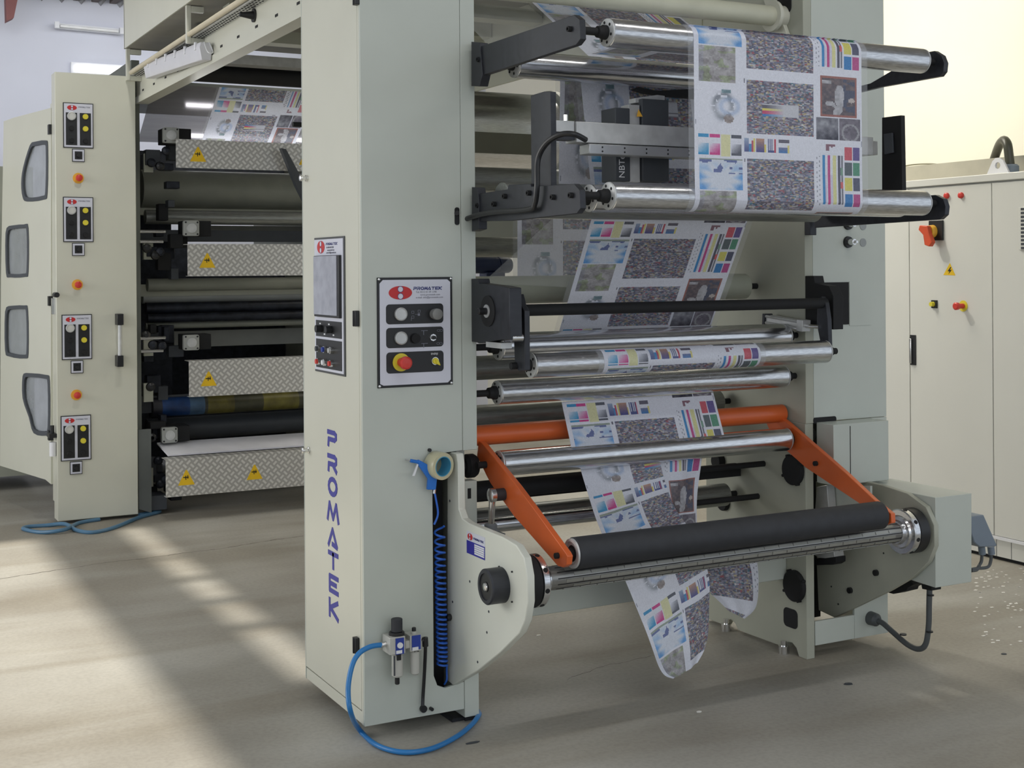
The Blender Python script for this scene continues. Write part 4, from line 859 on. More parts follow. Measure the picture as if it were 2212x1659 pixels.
# tread plates
TL=[(380,300,362,'topmost diamond tread plate of the rear unit, under the glossy film',0),(405,527,597,'second diamond tread plate from the top, above the pale cylinders',0),(408,780,858,'third diamond tread plate from the top, above the blue and yellow cylinder',0),(358,993,1075,'lowest diamond tread plate, nearest the floor in front of the bright tray',0)]
for i,(x0,y0,y1,lb,_) in enumerate(TL):
    Yp=4.3 if i<3 else 4.1
    a=aY(x0,y0,Yp);b=aY(x0,y1,Yp)
    t=thing('tread_plate',lb,'tread plate',(a[0]+.6,Yp,b[2]),'diamond tread plates on the rear unit')
    bx('plate_front',TREAD,t,a[0],1.75,Yp,Yp+.004,b[2],a[2]);bx('plate_top',TREAD,t,a[0],1.75,Yp+.005,Yp+.11,a[2]-.004,a[2])
    if i: bx('bottom_fold',ALU,t,a[0],1.75,Yp+.005,Yp+.05,b[2],b[2]+.003)
    for dx in (.14,.86 if i!=3 else .62):
        if i in(1,2) and dx>.5: continue
        xx=a[0]+dx*(.9 if i else 1);zc=b[2]+(a[2]-b[2])*.48
        s_=MB().prism([(xx-.052,Yp-.0008,zc-.045),(xx+.052,Yp-.0008,zc-.045),(xx+.004,Yp-.0008,zc+.048),(xx-.004,Yp-.0008,zc+.048)],(0,-.001,0)).build('warning_sticker',WARN,t)
        MB().box(xx-.02,xx+.014,Yp-.0022,Yp-.0018,zc+.0,zc+.006).box(xx-.006,xx-.001,Yp-.0022,Yp-.0018,zc-.012,zc+.014).box(xx+.006,xx+.011,Yp-.0022,Yp-.0018,zc-.006,zc+.016).build('warning_symbol',BLK,s_)
bx('dark_backing',DKMACH,UF,.265,.64,5.3,5.32,.5,2.25)  # dark sheet added behind the mechanism to hide bright gaps
bx('pale_guard',mat('pale_guard',S(150,152,148),.6),UF,.62,1.7,5.15,5.17,zY(746,5.15),zY(712,5.15))
bx('pale_guard',mat('pale_guard',S(150,152,148),.6),UF,.80,1.62,5.25,5.27,zY(522,5.25),zY(488,5.25))
# ink tray
a=aY(362,968,4.5);b=aY(372,992,4.35)
tag(MB().prism([(.36,4.55,zY(944,4.55)),(.36,4.25,zY(971,4.25)),(.36,4.25,zY(971,4.25)-.01),(.36,4.55,zY(944,4.55)-.01)],(1.35,0,0)).build('ink_tray',mat('tray_white',S(232,232,240),.3),None),'bright ink tray sloping behind the lowest tread plate','tray')
# servo flanges and machinery at the left
k=0
for (x,y),lb in zip(((414,493),(414,740),(367,940),(225/1.0+100+5,262)),('beside the bright slot above the second tread plate','above the third tread plate','above the bright ink tray','at the left end of the top tread plate')):
    Ys=4.45
    c=aY(x if y!=262 else 370,y if y!=262 else 292,Ys);t=thing('servo_motor','square pale servo motor flange '+lb,'motor',c,'square servo flanges of the rear unit')
    MB().prism(rrect(c,XR,ZU,.05,.05,.012),(0,.04,0)).build('motor_flange',mat('cast_alu',S(170,172,168),.5,.3),t,.002)
    MB().lathe(c,NY,[(0,.033),(.012,.031),(.013,.02)],24).build('motor_boss',ALU,t)
    bb=MB()
    for sx in(-1,1):
        for sz in(-1,1): bb.cyl(c+[sx*.038,0,sz*.038],c+[sx*.038,-.004,sz*.038],.006,8)
    bb.build('flange_bolt',BLK,t);bx('motor_body',MATB,t,c[0]-.04,c[0]+.14,Ys+.045,Ys+.2,c[2]-.05,c[2]+.05,.004)
i=0
for yy,lb in((500,'upper one beside the second servo'),(522,'lower one beside the second servo'),(731,'upper one beside the third servo'),(759,'lower one beside the third servo')):
    a=aY(306,yy,4.46);b=aY(358-(0 if yy in(500,731) else 5),yy,4.46)
    tag(MB().cyl((.24,4.46,a[2]),(b[0],4.46,a[2]),.011,16,bev=.003).build('steel_rod',STEEL,None),'bright steel rod in the rear unit, '+lb,'rod','bright rods of the rear unit')
# dark mechanism blocks per deck
for di,(y0,y1) in enumerate(((300,470),(490,610),(700,790),(800,960),(985,1085))):
    t=thing('ink_mechanism','cluster of black ink-deck mechanism at the left of the rear unit, '+('top','second','third','fourth','lowest')[di]+' deck','mechanism',aY(340,y1,4.6),'black deck mechanisms')
    for k in range(7):
        xa=random.uniform(306,375);ya=random.uniform(y0,y1-20);w_=random.uniform(12,34);h_=random.uniform(12,40);Y_=random.uniform(4.5,4.75)
        a=aY(xa,ya,Y_);b=aY(xa+w_,ya+h_,Y_);bx('mechanism_block',random.choice((DKMACH,MATB,DKMACH,DARKG)),t,a[0],b[0],Y_,Y_+.08,b[2],a[2],.004)
    for k in range(3):
        c=aY(random.uniform(312,372),random.uniform(y0+10,y1-10),4.48);MB().lathe(c,NY,[(0,.03),(.02,.026),(.03,.012)],16).build('mechanism_wheel',random.choice((DKMACH,BLK)),t)
    c=aY(315,y0+30,4.5);bx('mechanism_bracket',MATS['dull_cream_paint'],t,c[0],c[0]+.06,4.56,4.6,c[2]-.12,c[2])
tag(MB().prism([aY(x,y,4.2) for x,y in((608,320),(618,322),(660,400),(660,440),(640,400))],(0,.05,0)).build('lever_arm',DARKG,None),'dark grey lever standing across the topmost tread plate','lever')
tag(MB().box(aY(358,1010,4.4)[0]-.09,aY(362,1085,4.4)[0],4.42,4.6,.03,.12).build('foot_block',DARKG,None),'dark foot block under the lowest tread plate','foot')
tag(MB().prism([(.21,4.4,.05),(.29,4.4,.02),(.29,4.4,.55),(.21,4.4,.55)],(0,.02,0)).build('lower_frame_skirt',mat('skirt_grey',S(92,96,94),.6),None),'dark grey skirt plate beside the lowest tread plate','plate')
# blue motor seen through front machine
MO=thing('electric_motor','dark blue electric motor seen in the gap behind the left frame','motor',aY(1075,595,1.0))
c=aY(1062,573,1.0);MB().cyl(c-[.12,0,0],c+[.03,0,0],.035,24,bev=.004).build('motor_body',MOTORB,MO);MB().lathe(c+[.03,0,0],XR,[(0,.036),(.05,.034),(.06,.028)],24).build('fan_cover',MOTORB,MO)
MB().box(c[0]-.04,c[0]+.05,.97,1.04,c[2]-.075,c[2]-.03).build('terminal_box',MOTORB,MO,.003);MB().tube([c+[-.03,0,-.06],c+[-.06,0,-.09],c+[-.09,0,-.16]],.005,8).build('motor_cable',BLK,MO)
# dark cross plates deep behind
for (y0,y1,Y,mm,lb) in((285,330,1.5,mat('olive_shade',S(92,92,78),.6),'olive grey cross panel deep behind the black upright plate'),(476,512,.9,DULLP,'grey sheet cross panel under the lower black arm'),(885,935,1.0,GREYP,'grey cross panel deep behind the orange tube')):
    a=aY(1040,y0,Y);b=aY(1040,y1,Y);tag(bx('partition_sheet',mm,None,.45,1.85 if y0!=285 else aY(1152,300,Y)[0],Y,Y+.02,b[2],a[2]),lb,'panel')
tag(bx('partition_sheet',MATB,None,.45,1.85,.40,.44,aY(1200,1068,.4)[2],aY(1200,1040,.4)[2]),'black cross bar low behind the left orange arm','panel')
zt0=aY(1250,1317,.12)[2]
tag(bx('floor_tie_bar',GREYP,None,.42,1.86,.12,.2,zt0,zt0+.14,.003),'grey tie bar joining both frames low above the floor','tie bar')
# ================= RIGHT CABINET =================
KC=thing('electrical_cabinet','long white electrical cabinet by the right wall with red buttons and a rotary switch','cabinet',(4.2,1.5,0))
XC=3.89
zt=2.012
y1=aX(1965,700,XC)[1];y2=aX(2144,700,XC)[1]
bx('cabinet_body',CABP,KC,XC+.02,XC+.6,-.6,2.6,.12,zt-.02);bx('cabinet_roof',CABP,KC,XC-.01,XC+.62,-.6,2.6,zt-.022,zt+.018,.004)
bx('door_leaf',CABP,KC,XC,XC+.02,y2+.003,y1-.003,.13,zt-.03,.002);bx('door_leaf',CABP,KC,XC,XC+.02,-.2,y2-.003,.13,zt-.03,.002);bx('door_leaf',CABP,KC,XC,XC+.02,y1+.003,2.55,.13,zt-.03,.002)
bx('plinth',CABP,KC,XC+.01,XC+.58,-.6,2.6,.02,.118);bx('plinth_edge',WHITE,KC,XC-.006,XC+.01,-.6,y2+.1,.112,.128)
bx('floor_gap',MATB,KC,XC+.03,XC+.56,-.59,2.59,.0,.02)
for px in((2046,423),(2077,422)): c=aX(*px,XC);MB().lathe(c,NX,[(0,.017),(.012,.016),(.016,.01)],20).build('red_button',REDP,KC)
c=aX(2018,500,XC);rs=MB().box(XC-.012,XC,c[1]-.07,c[1]+.03,c[2]-.05,c[2]+.06).build('rotary_switch',BLK,KC,.002)
MB().lathe(c+[-.012,.0,0],NX,[(0,.036),(.02,.034),(.03,.03)],28).build('switch_ring',OYEL,rs)
h0=c+[-.045,0,0];MB().prism([h0+[0,.035,.035],h0+[0,-.02,.03],h0+[0,-.03,-.01],h0+[0,-.055,-.06],h0+[0,-.035,-.085],h0+[0,.0,-.075],h0+[0,.01,-.02],h0+[0,.045,.01]],(-.03,0,0)).build('switch_handle',mat('orange_red',S(205,80,45),.4),rs,.004)
tr=[aX(x,y,XC) for x,y in((2038,594),(2064,595),(2052,568))];sg=MB().prism(tr,(-.001,0,0)).build('warning_sign',WARN,KC)
MB().prism([aX(x,y,XC-.0012) for x,y in((2053,577),(2047,586),(2051,586),(2049,592),(2056,583),(2052,583),(2055,577))],(-.0006,0,0)).build('lightning_symbol',BLK,sg)
c=aX(2018,657,XC);bx('selector_base',BLK,KC,XC-.008,XC,c[1]-.025,c[1]+.015,c[2]-.022,c[2]+.022);MB().lathe(c+[-.008,0,0],NX,[(0,.014),(.02,.012)],16).build('selector_switch',YEL,KC)
c=aX(2081,661,XC);e=MB().lathe(c,NX,[(0,.03),(.003,.03)],24).build('emergency_ring',YEL,KC);MB().lathe(c-[.003,0,0],NX,[(0,.014),(.035,.014),(.04,.02),(.055,.021),(.06,.014)],20).build('emergency_button',REDP,e)
c=aX(1973,756,XC);hh=bx('door_handle',BLK,KC,XC-.006,XC,c[1]-.022,c[1]+.02,c[2]-.085,c[2]+.085,.002);bx('handle_lever',STEEL,hh,XC-.02,XC-.006,c[1]-.0,c[1]+.014,c[2]-.075,c[2]+.065,.003)
a=aX(2203,448,XC);b=aX(2203,540,XC);vt=bx('vent_frame',CABP,KC,XC-.01,XC,a[1]-.25,a[1]+.0,b[2],a[2],.002)
for k in range(11): z=b[2]+(a[2]-b[2])*(k+.5)/11;bx('vent_slot',DARKG,vt,XC-.0115,XC-.0095,a[1]-.23,a[1]-.015,z-.006,z+.006)
for xx in(2150,2182): c=aX(xx,1190,XC);bx('plinth_seam',DARKG,KC,XC+.0085,XC+.01,c[1]-.001,c[1]+.001,.02,.11)
TY=thing('cable_duct','grey slotted cable trunking lying on top of the electrical cabinet','trunking',(XC+.25,1.2,zt))
bx('duct_body',mat('trunk_grey',S(176,172,156),.5),TY,XC+.2,XC+.32,-.5,2.5,zt+.018,zt+.12)
for k in range(16): bx('duct_slot',MATB,TY,XC+.198,XC+.2,.55+k*.085,.58+k*.085,zt+.02,zt+.032)
EB=thing('lifting_eye','white lifting eye plate on top of the electrical cabinet','lifting eye',aX(2155,370,XC+.05))
cc=aX(2155,368,XC+.04);zt2=zt+.018;out=[cc*[1,0,0]+[0,cc[1]+a_,zt2+b_] for a_,b_ in((-.075,0),(-.035,.07),(-.01,.085),(.015,.085),(.035,.07),(.075,0))]
holed(out,[[np.array([cc[0],cc[1]+.018*math.cos(t),zt2+.045+.018*math.sin(t)]) for t in np.linspace(0,2*math.pi,13)[:-1]]],(.012,0,0),'eye_plate',WHITE,EB)
CL=thing('conduit_bend','black conduit arch rising out of the cabinet roof','conduit',aX(2180,360,XC+.1))
MB().tube([aX(2184,372,XC+.1),aX(2180,340,XC+.1),aX(2176,312,XC+.1),aX(2168,303,XC+.13),aX(2158,315,XC+.2),aX(2147,345,XC+.3),aX(2143,358,XC+.3)],.024,12,6).build('conduit_tube',mat('dark_olive_conduit',S(72,72,60),.4),CL)
c=aX(2182,364,XC+.1);MB().lathe((c[0],c[1],zt2),(0,0,1),[(0,.045),(.04,.045),(.05,.035)],20).build('conduit_gland',JBOX,CL)
tag(MB().tube([aX(1940,362,XC+.3),aX(1970,356,XC+.3),aX(2010,354,XC+.3),aX(2050,358,XC+.3)],.004,8).build('thin_cable',mat('olive_cable',S(120,118,90),.5),None),'thin olive cable arching above the cabinet trunking','cable')
# debris on floor
def bit(px,sx,sy,m,lb,nm,cat='debris',grp=None):
    c=aZ(*px,.0);n=7;pl=[c+[sx*math.cos(2*math.pi*k/n)*random.uniform(.6,1),sy*math.sin(2*math.pi*k/n)*random.uniform(.6,1),.0006] for k in range(n)]
    return tag(MB().prism(pl,(0,0,.002)).build(nm,m,None),lb,cat,grp)
bit((1021,1605),.03,.01,MATS['dull_cream_paint'] if 0 else DARKG,'small dark scrap on the floor below the end of the blue hose loop','floor_scrap')
bit((1832,1478),.02,.018,DARKG,'small dark scrap on the open floor at the right','floor_scrap')
bit((2168,1413),.012,.012,DARKG,'tiny dark scrap on the floor at far right','floor_scrap')
PAPW=mat('paper_white',S(240,238,232),.7)
cf=MB()
for k in range(75):
    x=random.uniform(2105,2212);y=random.uniform(1225,1330) if random.random()<.8 else random.uniform(1300,1400)
    c=aZ(x,y,0);s=random.uniform(.004,.013);a_=random.uniform(0,3)
    cf.prism([c+[s*math.cos(a_+t),s*.7*math.sin(a_+t),.0005] for t in(0,1.5,3.1,4.6)],(0,0,.001))
tag(cf.build('paper_confetti',PAPW,None),'scatter of tiny white paper flakes on the floor before the electrical cabinet','paper scraps',kind='stuff')
for px,lb in (((240,1109),'tiny white paper flake on the floor left of the rear cabinet'),((1163,1373),'tiny white flake on the floor behind the rewind plate'),((1510,1538),'tiny white fleck on the open floor in front')): bit(px,.012,.009,PAPW,lb,'paper_scrap')
# ================= PRINTED FILM =================
def pal(*c): return np.array(c,float)
def hsh(a,b,k=0):
    v=np.sin(a*127.1+b*311.7+k*74.7)*43758.5453;return v-np.floor(v)
def vnoise(x,y,k=0):
    xi,yi=np.floor(x),np.floor(y);fx,fy=x-xi,y-yi;fx=fx*fx*(3-2*fx);fy=fy*fy*(3-2*fy)
    return (hsh(xi,yi,k)*(1-fx)+hsh(xi+1,yi,k)*fx)*(1-fy)+(hsh(xi,yi+1,k)*(1-fx)+hsh(xi+1,yi+1,k)*fx)*fy
def pattern(u,v,fade=.2):
    v=np.mod(v,1.);N=u.shape;c=np.zeros(N+(4,));c[...,:3]=pal(232,235,247);c[...,3]=1
    def R_(u0,u1,v0,v1): return (u>=u0)&(u<u1)&(v>=v0)&(v<v1)
    def put(m,col): c[m,:3]=np.broadcast_to(col,c[...,:3].shape)[m] if not isinstance(col,tuple) else col
    # colour strip, left
    for u0,u1,h in((.024,.083,(40,140,200)),(.087,.145,(210,50,130)),(.208,.265,(70,74,86))):
        put(R_(u0,u1,0,.024),h);put(R_(u0,u1,.126,.140),h)
        m=R_(u0,u1,.058,.122);g=np.clip((u-u0)/(u1-u0)*.6+(v-.058)/.064*.6-.1,0,1)[...,None];put(m,(1-g)*pal(228,231,244)+g*pal(*h))
        put(R_(u0,u0+.02,.058,.122),tuple(.45*np.array((206,210,224))+.55*np.array(h)))if False else None
    put(R_(.15,.205,0,.145),(228,226,168))
    # colour blocks, centre
    g=((v-.015)/.09)[...,None]
    put(R_(.283,.31,.015,.108),(1-g)*pal(150,170,200)+g*pal(60,70,130));put(R_(.31,.324,.05,.108),(60,130,190));put(R_(.324,.335,.03,.108),(190,70,90));put(R_(.337,.347,.015,.108),(228,216,120))
    put(R_(.35,.40,.015,.108),(1-g)*pal(190,140,110)+g*pal(60,60,130));put(R_(.40,.41,.05,.108),(225,205,90))
    put(R_(.418,.467,.015,.108),(60,70,130));
    for a in(.425,.437,.449): put(R_(a,a+.006,.015,.09),(225,228,238))
    put(R_(.458,.466,.015,.108),(190,60,80));put(R_(.486,.547,.012,.038),(84,80,96));put(R_(.486,.535,.07,.108),(1-g)*pal(190,110,110)+g*pal(50,110,180));put(R_(.535,.545,.05,.108),(228,216,120))
    # mosaics
    nu,nv=200.,174.
    i=np.floor(u*nu);j=np.floor(v*nv/1.4)
    L=1+np.floor(hsh(j,3.)*1.7);ii=np.floor((i+np.floor(hsh(j,9.)*5))/ (1.6+L*.6))
    b_=hsh(ii,j,1);t_=hsh(ii,j,2);w_=hsh(ii,j,3)
    cr=72+92*b_**1.2;mos=np.stack([cr+24*(t_-.45),cr-2+12*(hsh(ii,j,5)-.5),cr+14+24*(.5-t_)],-1)
    mos=np.where((w_>.93)[...,None],pal(205,205,205)-40*t_[...,None],mos);mos=np.where(((w_>.86)&(w_<=.93))[...,None],pal(188,172,130)-30*t_[...,None],mos)
    mos=np.where(((w_>.82)&(w_<=.86))[...,None],pal(60,110,130),mos);mos=np.where(((w_>.79)&(w_<=.82))[...,None],pal(150,70,80),mos)
    m=R_(.30,.695,.156,.522)|R_(.30,.695,.602,.977);put(m,mos)
    put(R_(.386,.607,.765,.855),(196,198,206))
    for k,h in enumerate(((80,78,90),(228,214,90),(200,60,100),(50,120,190))):
        a=.775+k*.02;gg=np.clip(1.2-(u-.386)/.11,0,1)[...,None];put(R_(.386,.607,a,a+.018),gg*pal(*h)+(1-gg)*pal(200,202,210))
    for k in range(5): put(R_(.45,.607,.773+k*.02,.776+k*.02),(120,120,130))
    put(R_(.283,.29,.155,.18),(90,90,105));put(R_(.283,.29,.60,.625),(90,90,105));put(R_(.63,.665,.986,.990),(80,80,95))
    # sky splash picture
    x=(u-.15)/.122;y=(v-.30)/.13;rr=np.hypot(x*.9,y);an=np.arctan2(y,x);star=.35+.28*np.abs(np.sin(an*5))+.12*np.sin(an*11)
    blue=np.clip((rr-star)*2.2,0,1)*np.clip(1.1+y*1.2,0,1)*np.clip((rr-.2)*1.5,0,1);n1=vnoise(u*60,v*50)
    sp=(1-blue[...,None])*pal(216,224,238)+blue[...,None]*(pal(74,142,214)+n1[...,None]*20)
    birds=(vnoise(u*34,v*44,4)>.6)&(v<.27)&(v>.172);sp=np.where(birds[...,None],pal(84,98,156),sp);sp=np.where(((v<.176))[...,None],pal(150,164,150)-20*n1[...,None],sp)
    put(R_(.027,.272,.164,.377),sp)
    # ruins picture
    n2=vnoise(u*30,v*28,6)*.6+vnoise(u*110,v*110,7)*.4;ru=pal(200,198,200)-n2[...,None]*pal(95,98,100);ru=np.where((vnoise(u*26,v*40,8)>.66)[...,None],ru*pal(.92,1,.8),ru)
    ru=np.where((u<.055)[...,None],ru*.9+pal(15,18,26),ru);put(R_(.03,.235,.39,.635),ru)
    # creature watercolour picture
    x=(u-.165)/.07;y=(v-.80)/.11;r2=np.hypot(x,y);n3=vnoise(u*70,v*60,11);ring_=np.exp(-((r2-.72)/.22)**2)*(.25+.75*vnoise(u*22,v*20,12))
    cr_=c[...,:3].copy();k_=np.clip(ring_*1.1*(n3>.3),0,.85)[...,None];cr_=cr_*(1-k_)+pal(108,116,128)*k_
    d2=np.hypot((u-.195)/.027,(v-.885)/.032);cr_=np.where((d2<1)[...,None],pal(120,108,104)+n3[...,None]*60,cr_)
    bl_=np.exp(-((np.hypot((u-.20)/.05,(v-.80)/.05)-1)/.3)**2)[...,None]*.5;cr_=cr_*(1-bl_)+pal(140,170,215)*bl_
    cr_=np.where(((u>.155)&(u<.21)&(v>.682)&(v<.712))[...,None],pal(88,118,128)+n3[...,None]*40,cr_);put(R_(.06,.26,.65,.965),cr_)
    # right column
    dots=((np.floor(u*nu)+np.floor(v*nv/2))%3==0)&((np.floor(u*nu)%2)==0);m=R_(.712,.735,.10,.47)&dots;put(m,(130,134,150))
    wob=np.where(v>.3,(v-.3)*.02,0)
    for u0,u1,h in((.750,.766,(44,130,200)),(.783,.798,(196,60,130)),(.812,.836,(226,224,150)),(.844,.858,(74,74,92)),(.864,.874,(110,112,124))):
        m=(u+wob*.3>=u0)&(u<u1)&(v>.105)&(v<.468);put(m,h)
    gg=(vnoise(u*40,v*14,14)*.7)[...,None];m=R_(.766,.775,.25,.46)|R_(.798,.81,.25,.46);put(m,pal(228,231,244)*(1-gg)+pal(170,140,190)*gg)
    put(R_(.862,.876,.30,.345),(214,90,90));put(R_(.862,.876,.20,.25),(110,150,130))
    put(R_(.772,.828,.03,.044),(128,86,100));put(R_(.772,.790,.044,.075),(128,86,100));put(R_(.80,.815,.044,.055),(128,86,100))
    for k,(a,b) in enumerate((((206,76,90),(86,72,140)),((74,86,92),(66,136,104)),((222,214,96),(70,74,98)),((44,118,190),(184,66,130)))):
        v0=.045+k*.113;put(R_(.889,.933,v0,v0+.095),a);put(R_(.939,.983,v0,v0+.095),b)
    x=(u-.74)/.227;y=(v-.535)/.29;n4=vnoise(u*60,v*60,15);n5=vnoise(u*24,v*26,16)
    ph=pal(66,60,68)+n4[...,None]*pal(44,34,26);ph=np.where((np.hypot((x-.52)/.14,(y-.5)/.3)<1)[...,None]|((n5>.68)&(y>.1)&(x<.6))[...,None],pal(196,196,202)-n4[...,None]*50,ph);ph=np.where((np.hypot((x-.85)/.09,(y-.58)/.06)<1)[...,None],pal(190,180,175),ph)
    ph=np.where(((x>.62)&(n5<.55))[...,None]&(np.hypot((x-.85)/.09,(y-.58)/.06)>=1)[...,None],pal(62,68,90),ph)
    ph=np.where(((x<.04)|(x>.96)|(y<.05)|(y>.95))[...,None],pal(150,88,78),ph);put(R_(.74,.967,.535,.825),ph)
    p2=pal(180,182,190)-(vnoise(u*40,v*36,17)*.5+n4*.5+np.clip((v-.9)*6,0,.6))[...,None]*pal(120,122,118);put(R_(.714,.852,.84,1.0),p2)
    p3=pal(78,72,84)+n4[...,None]*40;ring3=np.abs(np.hypot((u-.925)/.05,(v-.94)/.06)-1)<.12;p3=np.where(ring3[...,None],pal(150,150,156),p3);put(R_(.855,.985,.84,1.0),p3)
    put(R_(.005,.012,.90,.93),(150,154,170));put(R_(.99,.996,.0,.04),(150,154,170))
    mg=(u<0)|(u>1);c[mg,:3]=(225,228,232);c[mg,3]=.16
    pr=~mg;c[...,:3]=c[...,:3]*(1-fade)+pal(208,212,228)*fade
    c[...,:3]+=rng.normal(0,3,N)[...,None]
    s=np.clip(c[...,:3]/255,0,1);c[...,:3]=np.where(s<=.04045,s/12.92,((s+.055)/1.055)**2.4);return c
def film_mat():
    M_=bpy.data.materials.new('printed_film');M_.use_nodes=True;n=M_.node_tree;b=n.nodes['Principled BSDF']
    at=n.nodes.new('ShaderNodeAttribute');at.attribute_name='print';n.links.new(at.outputs['Color'],b.inputs['Base Color']);n.links.new(at.outputs['Alpha'],b.inputs['Alpha'])
    b.inputs['Roughness'].default_value=.3;b.inputs['Specular IOR Level'].default_value=.6
    tl=n.nodes.new('ShaderNodeBsdfTranslucent');n.links.new(at.outputs['Color'],tl.inputs[0]);mx=n.nodes.new('ShaderNodeMixShader');mx.inputs[0].default_value=.2
    # translucency only where printed (alpha)
    mu=n.nodes.new('ShaderNodeMath');mu.operation='MULTIPLY';mu.inputs[1].default_value=.22;n.links.new(at.outputs['Alpha'],mu.inputs[0]);n.links.new(mu.outputs[0],mx.inputs[0])
    n.links.new(b.outputs[0],mx.inputs[1]);n.links.new(tl.outputs[0],mx.inputs[2]);n.links.new(mx.outputs[0],n.nodes['Material Output'].inputs[0]);return M_
FM=film_mat()
CLR=mat('clear_film',S(228,230,228),.12,noise=.1,scale=4,alpha=.22,aniso=(6,1,6))
PER=.451
def film(rows,parent,name='film_span',u0=-.03,u1=1.035,cell=.0036,wid=.682,clear=False,wr=0,norm=False):
    """rows: (left point, right point, pattern v). The sheet is swept through them."""
    Ls=smooth([r[0] for r in rows],12);Rs=smooth([r[1] for r in rows],12);vs=np.array([q[0] for q in smooth([[r[2],0,0] for r in rows],12)])
    Ls=np.array(Ls);Rs=np.array(Rs);mid=(Ls+Rs)/2;d=np.r_[0,np.cumsum(np.linalg.norm(np.diff(mid,axis=0),axis=1))]
    nv=max(2,int(d[-1]/cell));t=np.linspace(0,d[-1],nv+1)
    Li=np.stack([np.interp(t,d,Ls[:,k]) for k in range(3)],-1);Ri=np.stack([np.interp(t,d,Rs[:,k]) for k in range(3)],-1);vi=np.interp(t,d,vs)
    nu=max(2,int((u1-u0)*wid/cell)) if not clear else 30;uu=np.linspace(u0,u1,nu+1)
    fr=(uu-u0)/(u1-u0) if norm else uu
    P=Li[:,None,:]*(1-fr)[None,:,None]+Ri[:,None,:]*fr[None,:,None]
    if wr: 
        P[...,1]+=wr*np.sin(uu[None,:]*13+t[:,None]*9)+wr*.5*np.sin(uu[None,:]*31-t[:,None]*22)
    P=P-BASE[parent.name]
    nr,nc=nv+1,nu+1;idx=np.arange(nr*nc).reshape(nr,nc)
    f=np.stack([idx[:-1,:-1],idx[1:,:-1],idx[1:,1:],idx[:-1,1:]],-1).reshape(-1,4)
    me=bpy.data.meshes.new(name);me.vertices.add(nr*nc);me.vertices.foreach_set('co',P.reshape(-1).astype(np.float32))
    me.loops.add(f.size);me.loops.foreach_set('vertex_index',f.reshape(-1).astype(np.int32));me.polygons.add(len(f));me.polygons.foreach_set('loop_start',np.arange(0,f.size,4,dtype=np.int32))
    me.polygons.foreach_set('use_smooth',np.ones(len(f),bool));me.update(calc_edges=True)
    if not clear:
        uc=(uu[:-1]+uu[1:])/2;vc=(vi[:-1]+vi[1:])/2;U_,V_=np.meshgrid(uc,vc);col=pattern(U_,V_).reshape(-1,4)
        at=me.color_attributes.new('print','FLOAT_COLOR','CORNER');at.data.foreach_set('color',np.repeat(col,4,axis=0).reshape(-1).astype(np.float32))
    me.materials.append(CLR if clear else FM)
    o=bpy.data.objects.new(name,me);C.objects.link(o);o.parent=parent;BASE[o.name]=BASE[parent.name];return o
PF=thing('printed_film','continuous printed film with colour test charts threaded around the front rollers','film',(1.15,-.3,1.2))
FX0,FX1=.812,1.494
def row(Y,Z,v,x0=FX0,x1=FX1): return (np.array([x0,Y,Z]),np.array([x1,Y,Z]),v)
# front loop: R4 -> over R1 -> down -> under R2 -> back up to S2 top
r=.0438;Y1,Z1=-.682,2.258;Y2,Z2=-.684,1.766
v_of=lambda z:(2.020-z)/PER+ -.04   # strip top (v=0) sits at z ~1.995
zs0=aY(1512,289,-.726)[2]
vz=lambda z:(zs0-z)/PER
rows=[row(-.12,2.296,vz(Z1)-1.03),row(-.4,2.299,vz(Z1)-.55),row(Y1,Z1+r,vz(Z1)-.115)]
for k in range(1,5): a_=math.pi/2+k*math.pi/8;rows.append(row(Y1+r*math.cos(a_),Z1+r*math.sin(a_),vz(Z1)-r*(math.pi/2-k*math.pi/8)/PER))
for k in range(1,6): zz=Z1+(Z2-Z1)*k/6;rows.append(row(Y1-r,zz,vz(zz)))
for k in range(0,9): a_=math.pi+k*math.pi/8*.6;rows.append(row(Y2+r*math.cos(a_),Z2+r*math.sin(a_),vz(Z2)+r*k*math.pi/8*.6/PER))
film(rows,PF)
# span two: from behind the lower rollers down to the long roller
a=aX(1278,470,FX0);b=aX(1207,716,FX0)
yA,zA,yB,zB=a[1],a[2],b[1],b[2]
L2=math.hypot(yA-yB,zA-zB)
v0=-.03
film([row(yA,zA,v0),row((yA+yB)/2,(zA+zB)/2,v0+L2/2/PER),row(yB,zB,v0+L2/PER)],PF)
film([(np.array([FX0-.14,yA+.02,zA]),np.array([FX0-.022,yA,zA]),0),(np.array([FX0-.30,yB+.02,zB+.18]),np.array([FX0-.022,yA+(yB-yA)*.6,zA+(zB-zA)*.6]),1)],PF,name='clear_margin',clear=True,u0=0,u1=1)
# wrap on the swing roller
sx0,sx1=aY(1306,780,-.235)[0],aY(1645,780,-.235)[0];rr_=.0438;Ys,Zs=-.19,1.227;rows=[]
for k in range(0,9): a_=math.pi*(.25)+k*math.pi/8*1.15;rows.append((np.array([sx0,Ys+rr_*math.cos(a_),Zs+rr_*math.sin(a_)]),np.array([sx1,Ys+rr_*math.cos(a_),Zs+rr_*math.sin(a_)]),-.115+k*rr_*math.pi/8*1.15/PER))
film(rows,PF)
# span four: down onto the nip roller
a=aX(1213,868,.80);b=aX(1234,966,.80);film([row(a[1],a[2],-.02,.80,1.475),row(b[1]-.0,b[2],-.02+.155/PER,.80,1.475)],PF,u0=0,u1=1.0)
